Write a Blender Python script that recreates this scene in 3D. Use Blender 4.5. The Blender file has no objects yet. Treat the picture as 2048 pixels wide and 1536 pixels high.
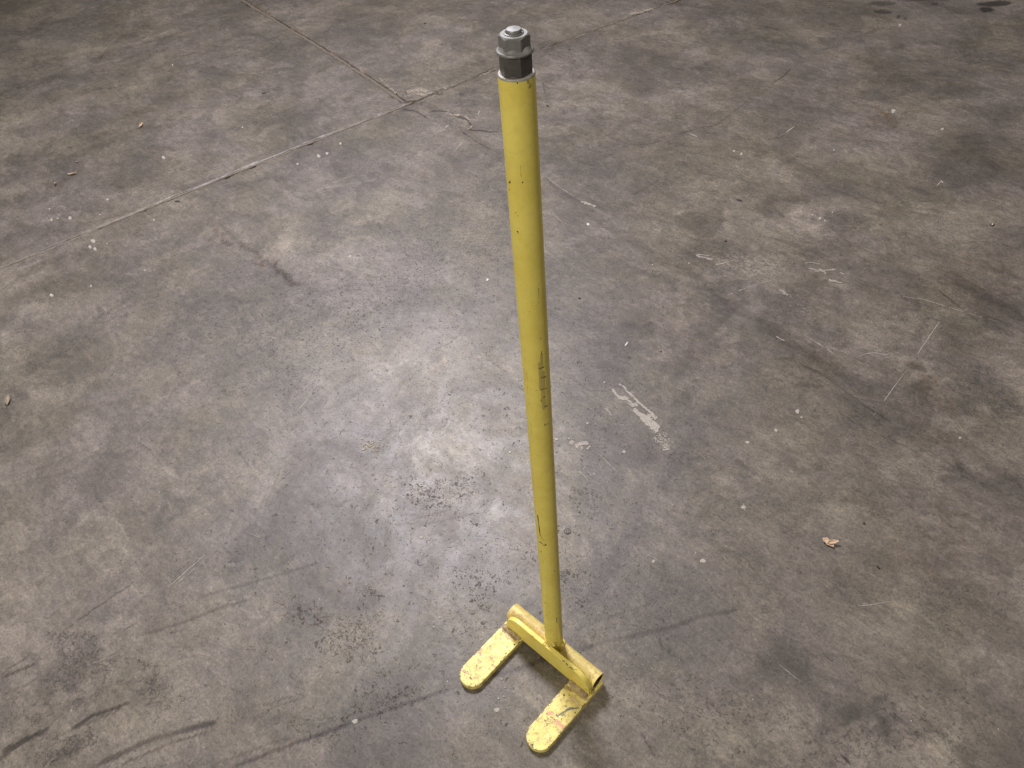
import bpy, bmesh, math, random
import numpy as np
from mathutils import Matrix, Vector

random.seed(7); RNG = np.random.default_rng(7)
SC = bpy.context.scene
COL = SC.collection

# ------------------------------------------------------------------ camera
F, PITCH, ROLL, YAW = 1530.0, 0.79825, 0.10019, -0.81993
CAM = np.array([0.5918, -0.78593, 1.83307])
def cam_rows():
    fh = np.array([math.sin(YAW), math.cos(YAW), 0.0])
    fwd = fh*math.cos(PITCH) + np.array([0, 0, -1.0])*math.sin(PITCH)
    right = np.cross(fwd, [0, 0, 1.0]); right /= np.linalg.norm(right)
    down = np.cross(fwd, right)
    r2 = right*math.cos(ROLL) + down*math.sin(ROLL)
    d2 = -right*math.sin(ROLL) + down*math.cos(ROLL)
    return np.array([r2, d2, fwd])
R = cam_rows()
cam = bpy.data.cameras.new('camera'); camo = bpy.data.objects.new('camera', cam); COL.objects.link(camo)
M = Matrix.Identity(4)
for i in range(3):
    M[i][0] = R[0][i]; M[i][1] = -R[1][i]; M[i][2] = -R[2][i]; M[i][3] = CAM[i]
camo.matrix_world = M
cam.sensor_width = 36; cam.sensor_fit = 'HORIZONTAL'; cam.lens = F/2048*36
cam.clip_start = 0.02; cam.clip_end = 200
cam.dof.use_dof = False
SC.camera = camo

# ------------------------------------------------------------------ world and lamps
w = bpy.data.worlds.new('World'); SC.world = w; w.use_nodes = True
w.node_tree.nodes['Background'].inputs[0].default_value = (0.92, 0.86, 0.78, 1)
w.node_tree.nodes['Background'].inputs[1].default_value = 0.13

def area_lamp(name, loc, target, size, power, col, sy=None):
    l = bpy.data.lights.new(name, 'AREA'); l.energy = power; l.color = col
    l.shape = 'RECTANGLE'; l.size = size; l.size_y = sy or size
    o = bpy.data.objects.new(name, l); COL.objects.link(o); o.location = loc
    o.rotation_euler = (Vector(target)-Vector(loc)).to_track_quat('-Z', 'Y').to_euler()
    return o
# high warehouse lamps overhead, most of them beyond and to the left of the pole
area_lamp('ceiling_lamp', (-4.2, 2.3, 5.6), (0.1, -0.3, 0), 1.35, 340, (0.97, 0.93, 1.0)).data.spread = math.radians(140)
area_lamp('ceiling_lamp', (-6.0, -1.6, 4.8), (0.0, 0.2, 0.3), 1.8, 50, (1.0, 0.92, 0.82))
area_lamp('ceiling_lamp', (0.75, -5.2, 4.6), (0.0, 0.2, 0.3), 0.35, 225, (1.0, 0.91, 0.80))
area_lamp('ceiling_lamp', (2.2, 3.4, 5.6), (0.0, 0.6, 0), 1.8, 60, (1.0, 0.88, 0.76))

SC.view_settings.view_transform = 'Standard'
SC.view_settings.look = 'None'
SC.view_settings.exposure = 0.0
SC.view_settings.gamma = 1.0

# ------------------------------------------------------------------ helpers
def ground(u, v, z=0.0):
    d = R.T @ np.array([(u-1024)/F, (v-768)/F, 1.0])
    return CAM + d*((z-CAM[2])/d[2])
def gxy(u, v):
    return ground(u, v)[:2]

def tag(o, label=None, cat=None, group=None, kind=None):
    if label: o['label'] = label
    if cat: o['category'] = cat
    if group: o['group'] = group
    if kind: o['kind'] = kind
    return o

def mesh_obj(name, verts, faces, mat=None, parent=None, smooth=False):
    me = bpy.data.meshes.new(name)
    me.from_pydata([tuple(map(float, v)) for v in verts], [], faces)
    me.validate(); me.update()
    if smooth:
        me.shade_smooth()
    if mat: me.materials.append(mat)
    o = bpy.data.objects.new(name, me); COL.objects.link(o)
    if parent: o.parent = parent
    return o

def grid_mesh(name, P, mat, parent=None, wrap=False, smooth=True):
    """P: (n, m, 3) array of points -> quad grid mesh, fast."""
    n, m = P.shape[:2]
    idx = np.arange(n*m).reshape(n, m)
    if wrap:
        idx = np.concatenate([idx, idx[:, :1]], axis=1)
    a = idx[:-1, :-1]; b = idx[:-1, 1:]; c = idx[1:, 1:]; d = idx[1:, :-1]
    q = np.stack([a, b, c, d], axis=-1).reshape(-1, 4).astype(np.int32)
    me = bpy.data.meshes.new(name)
    me.vertices.add(n*m); me.vertices.foreach_set('co', P.reshape(-1).astype(np.float32))
    me.loops.add(q.size); me.loops.foreach_set('vertex_index', q.reshape(-1))
    me.polygons.add(len(q))
    me.polygons.foreach_set('loop_start', np.arange(0, q.size, 4, dtype=np.int32))
    me.polygons.foreach_set('loop_total', np.full(len(q), 4, dtype=np.int32))
    me.update(calc_edges=True)
    if smooth: me.shade_smooth()
    me.materials.append(mat)
    o = bpy.data.objects.new(name, me); COL.objects.link(o)
    if parent: o.parent = parent
    return o

def set_attr(o, name, rgba):
    a = o.data.attributes.new(name, 'FLOAT_COLOR', 'POINT')
    a.data.foreach_set('color', rgba.astype(np.float32).reshape(-1))

# --- numpy noise
def _hash(ix, iy, seed):
    h = (ix.astype(np.int64)*374761393 + iy.astype(np.int64)*668265263 + seed*1442695041) & 0xffffffff
    h = ((h ^ (h >> 13))*1274126177) & 0xffffffff
    h = h ^ (h >> 16)
    return (h & 0xffff)/65535.0
def vnoise(x, y, seed=0):
    ix = np.floor(x); iy = np.floor(y); fx = x-ix; fy = y-iy
    fx = fx*fx*fx*(fx*(fx*6-15)+10); fy = fy*fy*fy*(fy*(fy*6-15)+10)
    a = _hash(ix, iy, seed); b = _hash(ix+1, iy, seed); c = _hash(ix, iy+1, seed); d = _hash(ix+1, iy+1, seed)
    return (a+(b-a)*fx)*(1-fy) + (c+(d-c)*fx)*fy
def fbm(x, y, sc, octv=4, seed=0, gain=.5):
    s = 0; a = 1; t = 0
    for k in range(octv):
        s = s + a*vnoise(x*sc*2**k+17.3*k, y*sc*2**k-9.1*k, seed+k*31); t += a; a *= gain
    return s/t
def sstep(e0, e1, x):
    t = np.clip((x-e0)/(e1-e0), 0, 1); return t*t*(3-2*t)

# --- node helper
class NT:
    def __init__(s, name):
        s.m = bpy.data.materials.new(name); s.m.use_nodes = True; s.t = s.m.node_tree; s.t.nodes.clear()
        s.out = s.n('ShaderNodeOutputMaterial'); s.b = s.n('ShaderNodeBsdfPrincipled')
        s.l(s.b.outputs[0], s.out.inputs[0]); s.co = s.n('ShaderNodeTexCoord').outputs['Object']
    def n(s, ty, **k):
        nd = s.t.nodes.new(ty)
        for a, v in k.items(): setattr(nd, a, v)
        return nd
    def l(s, a, b): s.t.links.new(a, b)
    def put(s, sock, v):
        if isinstance(v, bpy.types.NodeSocket): s.l(v, sock)
        elif isinstance(v, tuple) and len(v) == 3 and sock.type == 'RGBA': sock.default_value = (*v, 1)
        else: sock.default_value = v
    def noise(s, scale, detail=4, rough=.5, dist=0, vec=None, out=0):
        nd = s.n('ShaderNodeTexNoise'); nd.inputs['Scale'].default_value = scale
        nd.inputs['Detail'].default_value = detail; nd.inputs['Roughness'].default_value = rough
        nd.inputs['Distortion'].default_value = dist; s.l(vec or s.co, nd.inputs['Vector']); return nd.outputs[out]
    def vor(s, scale, feature='F1', vec=None, out='Distance', rnd=1):
        nd = s.n('ShaderNodeTexVoronoi', feature=feature); nd.inputs['Scale'].default_value = scale
        nd.inputs['Randomness'].default_value = rnd
        s.l(vec or s.co, nd.inputs['Vector']); return nd.outputs[out]
    def mp(s, scale=(1, 1, 1), rot=(0, 0, 0), vec=None):
        nd = s.n('ShaderNodeMapping'); nd.inputs['Scale'].default_value = scale; nd.inputs['Rotation'].default_value = rot
        s.l(vec or s.co, nd.inputs['Vector']); return nd.outputs[0]
    def math(s, op, a, b=0.0, clamp=False):
        nd = s.n('ShaderNodeMath', operation=op, use_clamp=clamp); s.put(nd.inputs[0], a); s.put(nd.inputs[1], b); return nd.outputs[0]
    def rng(s, v, a, b, c=0.0, d=1.0, smooth=True):
        nd = s.n('ShaderNodeMapRange', interpolation_type='SMOOTHSTEP' if smooth else 'LINEAR')
        s.put(nd.inputs[0], v)
        for i, q in enumerate((a, b, c, d)): s.put(nd.inputs[1+i], q)
        return nd.outputs[0]
    def mix(s, f, a, b, mode='MIX'):
        nd = s.n('ShaderNodeMix', data_type='RGBA', blend_type=mode); s.put(nd.inputs[0], f); s.put(nd.inputs[6], a); s.put(nd.inputs[7], b)
        return nd.outputs[2]
    def attr(s, name):
        nd = s.n('ShaderNodeAttribute', attribute_name=name); return nd
    def bump(s, h, strength=.3, dist=.002):
        nd = s.n('ShaderNodeBump'); s.put(nd.inputs['Strength'], strength); s.put(nd.inputs['Distance'], dist)
        s.l(h, nd.inputs['Height']); s.l(nd.outputs[0], s.b.inputs['Normal']); return nd
    def set(s, **k):
        for a, v in k.items(): s.put(s.b.inputs[a.replace('_', ' ')], v)
        return s.m

# ------------------------------------------------------------------ materials
def concrete_material():
    t = NT('worn_concrete')
    tint = t.attr('tint').outputs['Color']
    wear = t.attr('wear'); sp = t.n('ShaderNodeSeparateColor'); t.l(wear.outputs['Color'], sp.inputs[0])
    pit, light, gloss = sp.outputs[0], sp.outputs[1], sp.outputs[2]
    # soft tone and hue
    hue = t.rng(t.noise(1.7, 8, .68), .40, .60)
    base = t.mix(hue, (.143, .123, .108), (.144, .125, .098))
    big = t.rng(t.noise(2.1, 8, .62, .6), .34, .66, .76, 1.20)
    med = t.rng(t.noise(11, 9, .70, .8), .32, .68, .90, 1.10)
    mid2 = t.rng(t.noise(34, 9, .80, 1.2, vec=t.mp((1, 1.5, 1), (0, 0, 1.0))), .34, .66, .76, 1.24)
    # crisp-edged wear maps
    c1 = t.rng(t.noise(3.4, 10, .6, 1.2), .50, .515, 0.0, 1.0)
    c2 = t.rng(t.noise(6.2, 9, .62, .5, vec=t.mp((1, 1.8, 1), (0, 0, .5))), .56, .575, 0.0, 1.0)
    # streaks of long sweeping
    st = t.noise(5, 7, .65, .4, vec=t.mp((1, 7, 1), (0, 0, math.radians(38))))
    st2 = t.noise(9, 7, .65, .2, vec=t.mp((1, 9, 1), (0, 0, math.radians(-9))))
    worn = t.math('MULTIPLY', t.rng(t.noise(24, 12, .74, .7, vec=t.mp((1, 1.3, 1), (0, 0, .3))), .50, .56), t.rng(t.noise(3.1, 6, .6), .42, .60))
    dull = t.math('MULTIPLY', t.rng(t.noise(30, 12, .76, .9, vec=t.mp((1.3, 1, 1), (0, 0, 1.3))), .54, .60), t.rng(t.noise(2.6, 6, .6, .4), .44, .60))
    fine = t.rng(t.noise(150, 7, .78, .6), .3, .7, .66, 1.34)
    grain = t.rng(t.noise(420, 3, .6), .25, .75, .90, 1.10)
    v = t.math('MULTIPLY', t.math('MULTIPLY', big, med), mid2)
    v = t.math('MULTIPLY', v, t.rng(c1, 0, 1, .88, 1.05, False))
    v = t.math('MULTIPLY', v, t.rng(c2, 0, 1, 1.0, .86, False))
    c3 = t.rng(t.noise(1.7, 11, .62, .8, vec=t.mp((1, 1, 1), (0, 0, 2))), .47, .482, 0.0, 1.0)
    c4 = t.rng(t.noise(8.5, 10, .66, .8, vec=t.mp((1, 1.4, 1), (0, 0, 2.6))), .60, .61, 0.0, 1.0)
    v = t.math('MULTIPLY', v, t.rng(c3, 0, 1, .90, 1.03, False))
    v = t.math('MULTIPLY', v, t.rng(c4, 0, 1, 1.0, 1.11, False))
    v = t.math('MULTIPLY', v, t.rng(st, .3, .7, .95, 1.05))
    v = t.math('MULTIPLY', v, t.rng(st2, .3, .7, .93, 1.07))
    v = t.math('MULTIPLY', v, t.rng(worn, 0, 1, .97, 1.16, False)); v = t.math('MULTIPLY', v, t.rng(dull, 0, 1, 1.02, .86, False))
    v = t.math('MULTIPLY', v, fine); v = t.math('MULTIPLY', v, grain)
    # wriggling dark pits, density from the wear map
    n1 = t.noise(75, 5, .62, 1.6)
    thr = t.rng(pit, 0, 1, .67, .49, False)
    pm = t.rng(t.math('SUBTRACT', n1, thr), 0, .035, 0, 1)
    n1b = t.noise(150, 4, .6, 1.2)
    pm2 = t.rng(t.math('SUBTRACT', n1b, t.math('ADD', thr, .015)), 0, .04, 0, .8)
    pmx = t.math('MAXIMUM', pm, pm2)
    v = t.math('MULTIPLY', v, t.rng(pmx, 0, 1, 1.0, .55, False))
    # pale scuffed flecks
    n2 = t.noise(60, 7, .7, 1.0, vec=t.mp((1, 1.6, 1), (0, 0, .9)))
    lthr = t.rng(light, 0, 1, .68, .48, False)
    lm = t.rng(t.math('SUBTRACT', n2, lthr), 0, .04, 0, 1)
    # hair-thin random scratches
    def hair(scale, rot, stretch, wd, seedvec):
        q = t.noise(scale, 2, .4, .3, vec=t.mp((1, stretch, 1), (0, 0, rot)))
        a = t.math('ABSOLUTE', t.math('SUBTRACT', q, .5))
        gate = t.rng(t.noise(2.7+seedvec, 3, .5), .56, .62)
        return t.math('MULTIPLY', t.rng(a, wd, 0, 0, 1), gate)
    h1 = hair(7, .7, 6, .0035, 0); h2 = hair(9, -.4, 5, .003, .9); h3 = hair(6, 2.2, 4, .003, 1.7)
    col = t.mix(1.0, base, tint, 'MULTIPLY')
    vv = t.n('ShaderNodeCombineColor')
    for i in range(3): t.l(v, vv.inputs[i])
    col = t.mix(1.0, col, vv.outputs[0], 'MULTIPLY')
    col = t.mix(t.math('MULTIPLY', lm, .45), col, (.33, .30, .26))
    col = t.mix(t.math('MULTIPLY', h1, .28), col, (.34, .315, .28))
    col = t.mix(t.math('MULTIPLY', h3, .22), col, (.34, .315, .28))
    col = t.mix(t.math('MULTIPLY', h2, .45), col, (.07, .06, .05))
    # tiny specks of dirt and grit
    vd = t.vor(38, out='Distance'); vcol = t.vor(38, out='Color')
    s2 = t.n('ShaderNodeSeparateColor'); t.l(vcol, s2.inputs[0])
    speck = t.math('MULTIPLY', t.rng(vd, .075, .04, 0, 1), t.rng(s2.outputs[0], .86, .88, 0, 1))
    col = t.mix(t.math('MULTIPLY', speck, .75), col, (.05, .045, .04))
    vd2 = t.vor(27, out='Distance'); vc2 = t.vor(27, out='Color')
    s3 = t.n('ShaderNodeSeparateColor'); t.l(vc2, s3.inputs[0])
    speck2 = t.math('MULTIPLY', t.rng(vd2, .06, .035, 0, 1), t.rng(s3.outputs[1], .93, .95, 0, 1))
    col = t.mix(t.math('MULTIPLY', speck2, .8), col, (.42, .39, .34))
    r = t.rng(t.noise(5, 11, .74, 1.0), .36, .64, .425, .535)
    r = t.math('ADD', r, t.math('MULTIPLY', pmx, .25))
    r = t.math('SUBTRACT', r, t.math('MULTIPLY', gloss, .08), True)
    h = t.math('ADD', t.math('MULTIPLY', t.noise(120, 6, .7), .7), t.math('MULTIPLY', pmx, -1.2))
    h = t.math('ADD', h, t.math('MULTIPLY', t.noise(14, 5, .6), 1.2))
    h = t.math('ADD', h, t.math('MULTIPLY', t.noise(2.2, 3, .5), 2.0))
    t.bump(h, .35, .0012)
    return t.set(Base_Color=col, Roughness=r, Specular_IOR_Level=.5)
MAT_CONC = concrete_material()

def simple(name, col, rough=.6, metal=0.0, var=.15, sc=60, bump=.2, bd=.001, spec=.5, col2=None, edge=(.4, .6)):
    t = NT(name)
    c2 = col2 or tuple(c*(1-var*2) for c in col)
    c = t.mix(t.rng(t.noise(sc, 7, .65, .5), edge[0], edge[1]), col, c2)
    t.bump(t.noise(sc*2.5, 5, .6), bump, bd)
    return t.set(Base_Color=c, Roughness=rough, Metallic=metal, Specular_IOR_Level=spec)

def paint_material(name, base, alt, dirt_amt, worn=.5):
    """yellow enamel with brush marks, dust, and marks from the 'wear' attribute (rgb + strength in a)."""
    t = NT(name)
    a = t.attr('wear')
    c = t.mix(t.rng(t.noise(22, 6, .6, .3), .35, .65), base, alt)
    c = t.mix(t.math('MULTIPLY', t.rng(t.noise(70, 7, .75, .8), .49, .62), dirt_amt), c, (.36, .27, .12))
    strk = t.noise(60, 5, .6, .2, vec=t.mp((6, 1, 1)))
    c = t.mix(t.math('MULTIPLY', t.rng(strk, .52, .68), dirt_amt*.8), c, (.95, .88, .42))
    # tiny random chips
    vd = t.vor(70, out='Distance'); vc = t.vor(70, out='Color'); s = t.n('ShaderNodeSeparateColor'); t.l(vc, s.inputs[0])
    chip = t.math('MULTIPLY', t.rng(vd, .10, .06, 0, 1), t.rng(s.outputs[0], .93, .95, 0, 1))
    c = t.mix(t.math('MULTIPLY', chip, worn), c, (.10, .08, .03))
    m = t.rng(t.math('ADD', a.outputs['Alpha'], t.math('MULTIPLY', t.math('SUBTRACT', t.noise(260, 5, .7), .5), .9)), .42, .55)
    m = t.math('MULTIPLY', m, t.rng(a.outputs['Alpha'], .02, .12))
    c = t.mix(m, c, a.outputs['Color'])
    h = t.math('ADD', t.noise(45, 6, .65), t.math('MULTIPLY', m, -.6))
    t.bump(h, .35, .0012)
    return t.set(Base_Color=c, Roughness=t.rng(t.noise(30, 5, .6), .3, .7, .36, .52), Specular_IOR_Level=.5)
YEL = (.80, .69, .15); YEL2 = (.74, .62, .12)
MAT_POLE = paint_material('yellow_enamel', YEL, YEL2, .10, .6)
MAT_PRONG = paint_material('worn_yellow_enamel', (.88, .79, .27), (.80, .66, .20), .80, .9)
MAT_TUBE = paint_material('dusty_yellow_enamel', (.74, .61, .20), (.68, .50, .16), .65, .6)
MAT_PLATE = paint_material('bright_yellow_enamel', (.84, .72, .17), (.78, .64, .12), .15, .6)
MAT_WELD = simple('dirty_weld', (.30, .22, .13), .6, 0, .2, 90, .6, .003, col2=(.50, .40, .18))
MAT_WELDY = simple('yellow_weld', (.68, .56, .13), .45, 0, .1, 70, .6, .003, col2=(.58, .44, .10))
MAT_ZINC = simple('zinc_plated_steel', (.225, .23, .22), .45, .25, .07, 120, .12, .0004)
MAT_BARE = simple('bare_steel', (.36, .34, .31), .55, .2, .10, 150, .25, .0005)
MAT_BORE = simple('shaded_bore', (.16, .12, .06), .8, 0, .2, 80, .4, .001)  # bare bore steel, with the hollow's shade put into the colour
MAT_DARKST = simple('shaded_steel', (.13, .12, .115), .50, .5, .08, 120, .15, .0004)  # zinc steel darkened to paint in the shade under the flange
MAT_FILL = simple('joint_mortar', (.215, .185, .150), .8, 0, .12, 45, .9, .004, col2=(.16, .138, .113), edge=(.45, .6))
MAT_FILLA = simple('brown_mortar', (.165, .14, .112), .8, 0, .12, 60, 1, .004, col2=(.125, .104, .082), edge=(.4, .6))
MAT_BED = simple('dark_subbase', (.125, .104, .080), .95, 0, .2, 30, .5, .003)
MAT_WPAINT = simple('dried_white_paint', (.37, .345, .305), .7, 0, .12, 120, .4, .0015, col2=(.33, .30, .26), edge=(.5, .68))
MAT_CHALK = simple('pale_scratch', (.36, .33, .29), .8, 0, .08, 200, .2, .0005)
MAT_LEAF = simple('dead_leaf', (.56, .43, .31), .7, 0, .15, 200, .5, .001, col2=(.44, .31, .20))
MAT_CRUMB = simple('white_crumb', (.66, .62, .55), .7, 0, .1, 300, .4, .001)
MAT_BLACK = simple('black_debris', (.035, .03, .028), .6, 0, .1, 300, .4, .001)
MAT_WOOD = simple('wood_shaving', (.55, .46, .30), .7, 0, .1, 300, .3, .001)
MAT_AGG = simple('broken_aggregate', (.40, .35, .28), .85, 0, .15, 150, .8, .003, col2=(.22, .18, .14))

# ------------------------------------------------------------------ floor marks
D2R = math.pi/180
def local_jac(u, v):
    p = gxy(u, v); a = gxy(u+1, v)-p; b = gxy(u, v+1)-p
    return p, np.array([[a[0], b[0]], [a[1], b[1]]])     # metres per pixel
DUSK = (1.0, 1.0, 1.0)
BLOBS = [  # u, v, ru, rv, angle (image), amount (+ light, - dark), softness, hue (rgb gain at full amount)
 (150,690,66,22,-12,-.20,.35), (105,728,70,42,-20,-.14,.5), (10,862,52,95,10,-.22,.5), (235,950,60,58,0,-.12,.4),
 (300,1040,60,45,35,-.14,.3), (90,330,75,30,8,-.17,.3), (205,285,20,8,0,-.12,.4), (60,175,90,45,0,-.08,.7),
 (340,135,50,12,-10,-.14,.5), (195,120,22,10,0,-.14,.5), (160,250,110,40,10,-.07,.5), (480,290,100,30,-20,-.06,.6),
 (560,200,60,24,-10,-.08,.6), (255,355,60,22,-15,-.10,.5), (395,240,70,30,-20,.07,.5), (160,215,30,12,0,.10,.3),
 (20,330,30,16,0,.16,.4), (300,375,40,14,0,.09,.4), (420,295,35,12,0,.10,.5),
 (650,500,130,34,4,.13,.5), (585,470,60,25,10,.10,.5), (720,430,90,22,8,.08,.6), (770,560,90,60,0,.05,.7),
 (560,560,70,30,10,-.10,.6), (690,620,90,35,10,-.06,.6), (640,700,120,35,-10,-.05,.6),
 (870,765,110,70,20,.07,.7), (900,960,120,70,20,.09,.6), (960,1000,60,40,-30,-.10,.6), (845,985,70,30,0,.09,.6),
 (793,868,12,42,5,-.10,.6), (1000,930,40,25,0,-.14,.6), (985,1030,60,26,-20,-.12,.6), (780,900,60,40,0,-.04,.7),
 (1250,690,52,42,20,-.17,.35), (1225,668,26,14,0,.10,.4), (1180,840,90,60,0,-.07,.6), (1330,905,70,60,0,-.10,.6),
 (1215,930,55,30,0,-.06,.6), (1290,860,70,70,30,-.08,.6), (1490,835,80,26,-8,.08,.4), (1420,700,50,50,0,-.04,.6),
 (1412,440,48,28,-5,-.18,.22), (1455,505,80,32,5,-.12,.4), (1300,375,60,28,-12,-.08,.5), (1390,585,105,28,22,-.13,.3),
 (1345,560,34,32,0,-.10,.3), (1440,580,60,22,25,-.12,.3), (1565,408,42,18,5,-.14,.25), (1690,450,70,24,-5,-.13,.3),
 (1625,300,80,45,0,.05,.5), (1510,330,60,24,0,.09,.4), (1560,345,90,16,5,.12,.5), (1475,410,40,22,10,.13,.25),
 (1605,425,46,24,5,.22,.2), (1680,405,46,16,-5,.14,.3), (1500,470,55,40,0,.14,.5), (1470,540,45,22,10,.16,.5),
 (1535,560,60,30,0,.09,.5), (1560,630,50,24,0,-.10,.5), (1605,715,70,20,18,-.05,.5), (1180,195,80,40,0,.08,.5),
 (1120,235,60,40,0,.08,.5), (1110,480,40,26,-10,.09,.5), (1230,610,80,40,0,.05,.5),(1820,640,90,40,10,.10,.5),(1700,600,90,36,10,.08,.5),(1620,470,60,30,10,.10,.5),(1350,480,60,24,0,.07,.5),(1750,930,70,40,30,.08,.5),(1560,930,80,50,10,.07,.5),(1290,700,70,30,0,.04,.5), (1180,150,60,12,5,-.09,.4),
 (1395,130,80,24,-15,-.09,.5), (1440,150,60,16,-20,-.08,.5), (1490,75,60,14,-15,-.06,.6), (1590,70,70,26,-8,.08,.5),
 (1450,105,80,26,-10,.06,.6), (1430,30,90,14,0,-.05,.6), (840,60,60,30,0,.08,.5), (770,60,40,18,5,-.10,.5), (790,68,30,10,0,-.07,.4),
 (1760,245,42,26,0,-.10,.3), (1700,240,60,45,0,.03,.6), (1745,300,52,40,0,.06,.4), (1920,320,66,60,15,-.13,.35),
 (1850,130,120,30,-5,-.06,.6), (1880,170,110,40,0,-.06,.6), (1960,250,80,60,0,-.08,.6), (1780,110,40,10,15,.10,.5),
 (1960,590,110,40,38,-.16,.5), (1880,630,60,30,30,-.08,.5), (1860,545,60,22,20,.05,.5), (1995,790,55,34,20,-.10,.6),
 (1620,765,40,18,25,-.10,.3), (1760,845,110,30,30,-.13,.5), (1890,905,120,36,35,-.12,.6), (1990,1000,110,46,32,-.20,.5),
 (1850,790,40,22,0,-.13,.6), (1700,985,80,60,0,.05,.6), (1620,880,90,50,20,.07,.5), (1430,880,70,60,0,-.06,.6),
 (1860,1010,40,20,0,.10,.5), (1640,990,50,30,0,-.05,.6), (1810,1150,90,60,0,.05,.6), (1960,1190,60,40,0,-.06,.6),
 (1700,1405,42,32,10,-.24,.25), (1745,1440,70,34,25,-.20,.35), (1790,1470,40,40,20,-.20,.4), (1830,1370,90,40,0,-.08,.6),
 (1600,1345,60,26,20,-.12,.5), (1500,1470,70,26,0,-.08,.6), (1480,1515,70,26,20,-.16,.5), (1560,1530,60,14,0,-.08,.5),
 (1690,1490,52,60,10,.26,.3), (1560,1475,60,26,15,.13,.5), (1840,1500,70,34,10,.24,.4), (1880,1475,34,18,0,.20,.4),  # pale patches here paint reflected light into the floor tint
 (1770,1515,24,24,0,.16,.4), (1990,1500,80,60,0,-.10,.6), (1400,1400,90,60,0,.05,.7), (1590,1420,60,30,0,.10,.5), (1240,1480,90,50,0,-.05,.6),
 (1310,1450,60,40,0,.08,.6), (1960,1400,60,50,0,-.08,.5),
 (210,1055,52,26,20,.12,.25), (60,1200,70,60,0,.07,.6), (30,1290,50,60,0,.10,.5), (100,1245,40,20,-25,.08,.4),
 (170,1420,70,22,-20,.16,.4), (200,1450,60,26,-18,.16,.4), (60,1440,60,20,-25,.12,.4), (40,1480,40,16,-25,-.12,.4),
 (120,1345,60,30,-25,-.05,.5), (350,1340,70,30,0,.07,.5), (290,1240,60,26,0,.05,.5), (420,1250,90,40,0,-.07,.6),
 (560,1040,90,30,10,-.08,.5), (545,1055,16,30,15,-.20,.3), (700,1050,80,30,10,-.06,.5), (770,1012,50,12,12,.12,.3),
 (640,1200,70,60,0,-.10,.6), (600,1250,40,40,0,-.08,.5), (520,1250,60,40,-20,.08,.5), (420,1420,80,36,-15,.04,.6),
 (620,1390,80,30,-10,-.05,.6), (650,1425,60,22,-15,-.16,.5), (850,1180,60,26,10,.10,.5), (790,1140,50,30,20,.06,.5),
 (950,1140,70,60,0,-.06,.6), (860,1090,60,24,0,.06,.6), (770,1375,80,40,0,-.08,.6), (690,1330,80,30,0,.05,.6),
 (930,1100,40,16,-10,.10,.5), (470,930,60,40,0,.04,.6), (365,950,50,18,20,.13,.4), (60,620,70,14,-12,.10,.5), (60,580,80,12,-14,-.10,.5),
 (460,600,40,10,15,-.12,.4), (500,620,10,20,20,-.14,.5), (400,560,60,22,10,.06,.5), (690,560,60,30,0,.05,.6),
 (1145,1330,70,24,15,-.04,.6), (1180,1180,60,40,0,-.05,.6), (1290,1120,90,60,0,-.04,.7), (1250,1060,50,30,0,.04,.6),  # dark dab right of the pole foot paints in its soft shadow
]
OIL = [(1762,6,26,4,0,-.5,.3),(1845,-2,55,5,0,-.45,.3),(1765,22,17,5,5,-.6,.3),(1990,8,36,6,-4,-.75,.25),(1975,21,13,5,0,-.75,.3),
 (1796,33,6,3,0,-.6,.3),(1812,36,4,2,0,-.6,.3),(1866,9,9,3,0,-.5,.3),(935,182,20,8,0,-.18,.5),(924,188,5,4,0,-.35,.4),(960,200,24,8,12,-.10,.6),
 (1452,735,8,4,-20,-.3,.4),(1822,990,9,5,0,-.35,.4),(1395,765,8,4,0,-.3,.4),(485,1100,12,20,0,-.10,.5)]
RUST = [  # u v ru rv ang amount
 (455,465,26,10,40,.7),(478,490,20,9,30,.9),(510,505,24,8,25,.6),(535,525,26,10,35,.8),(565,552,28,10,38,.9),(582,568,20,8,20,1.0),
 (1765,225,26,10,35,.9),(1780,245,22,8,20,1.0),(1735,250,30,8,10,.5),(1905,790,60,20,35,.5),(640,1230,46,30,0,.55),(690,1160,30,14,0,.7),
 (560,1495,30,6,-3,.9),(1030,1335,40,12,-15,.7),(860,345,14,10,40,.7),(1300,640,70,50,0,.25),(1400,700,90,60,0,.2),(1950,560,100,60,0,.25),(1850,1080,120,80,0,.25)]
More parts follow.
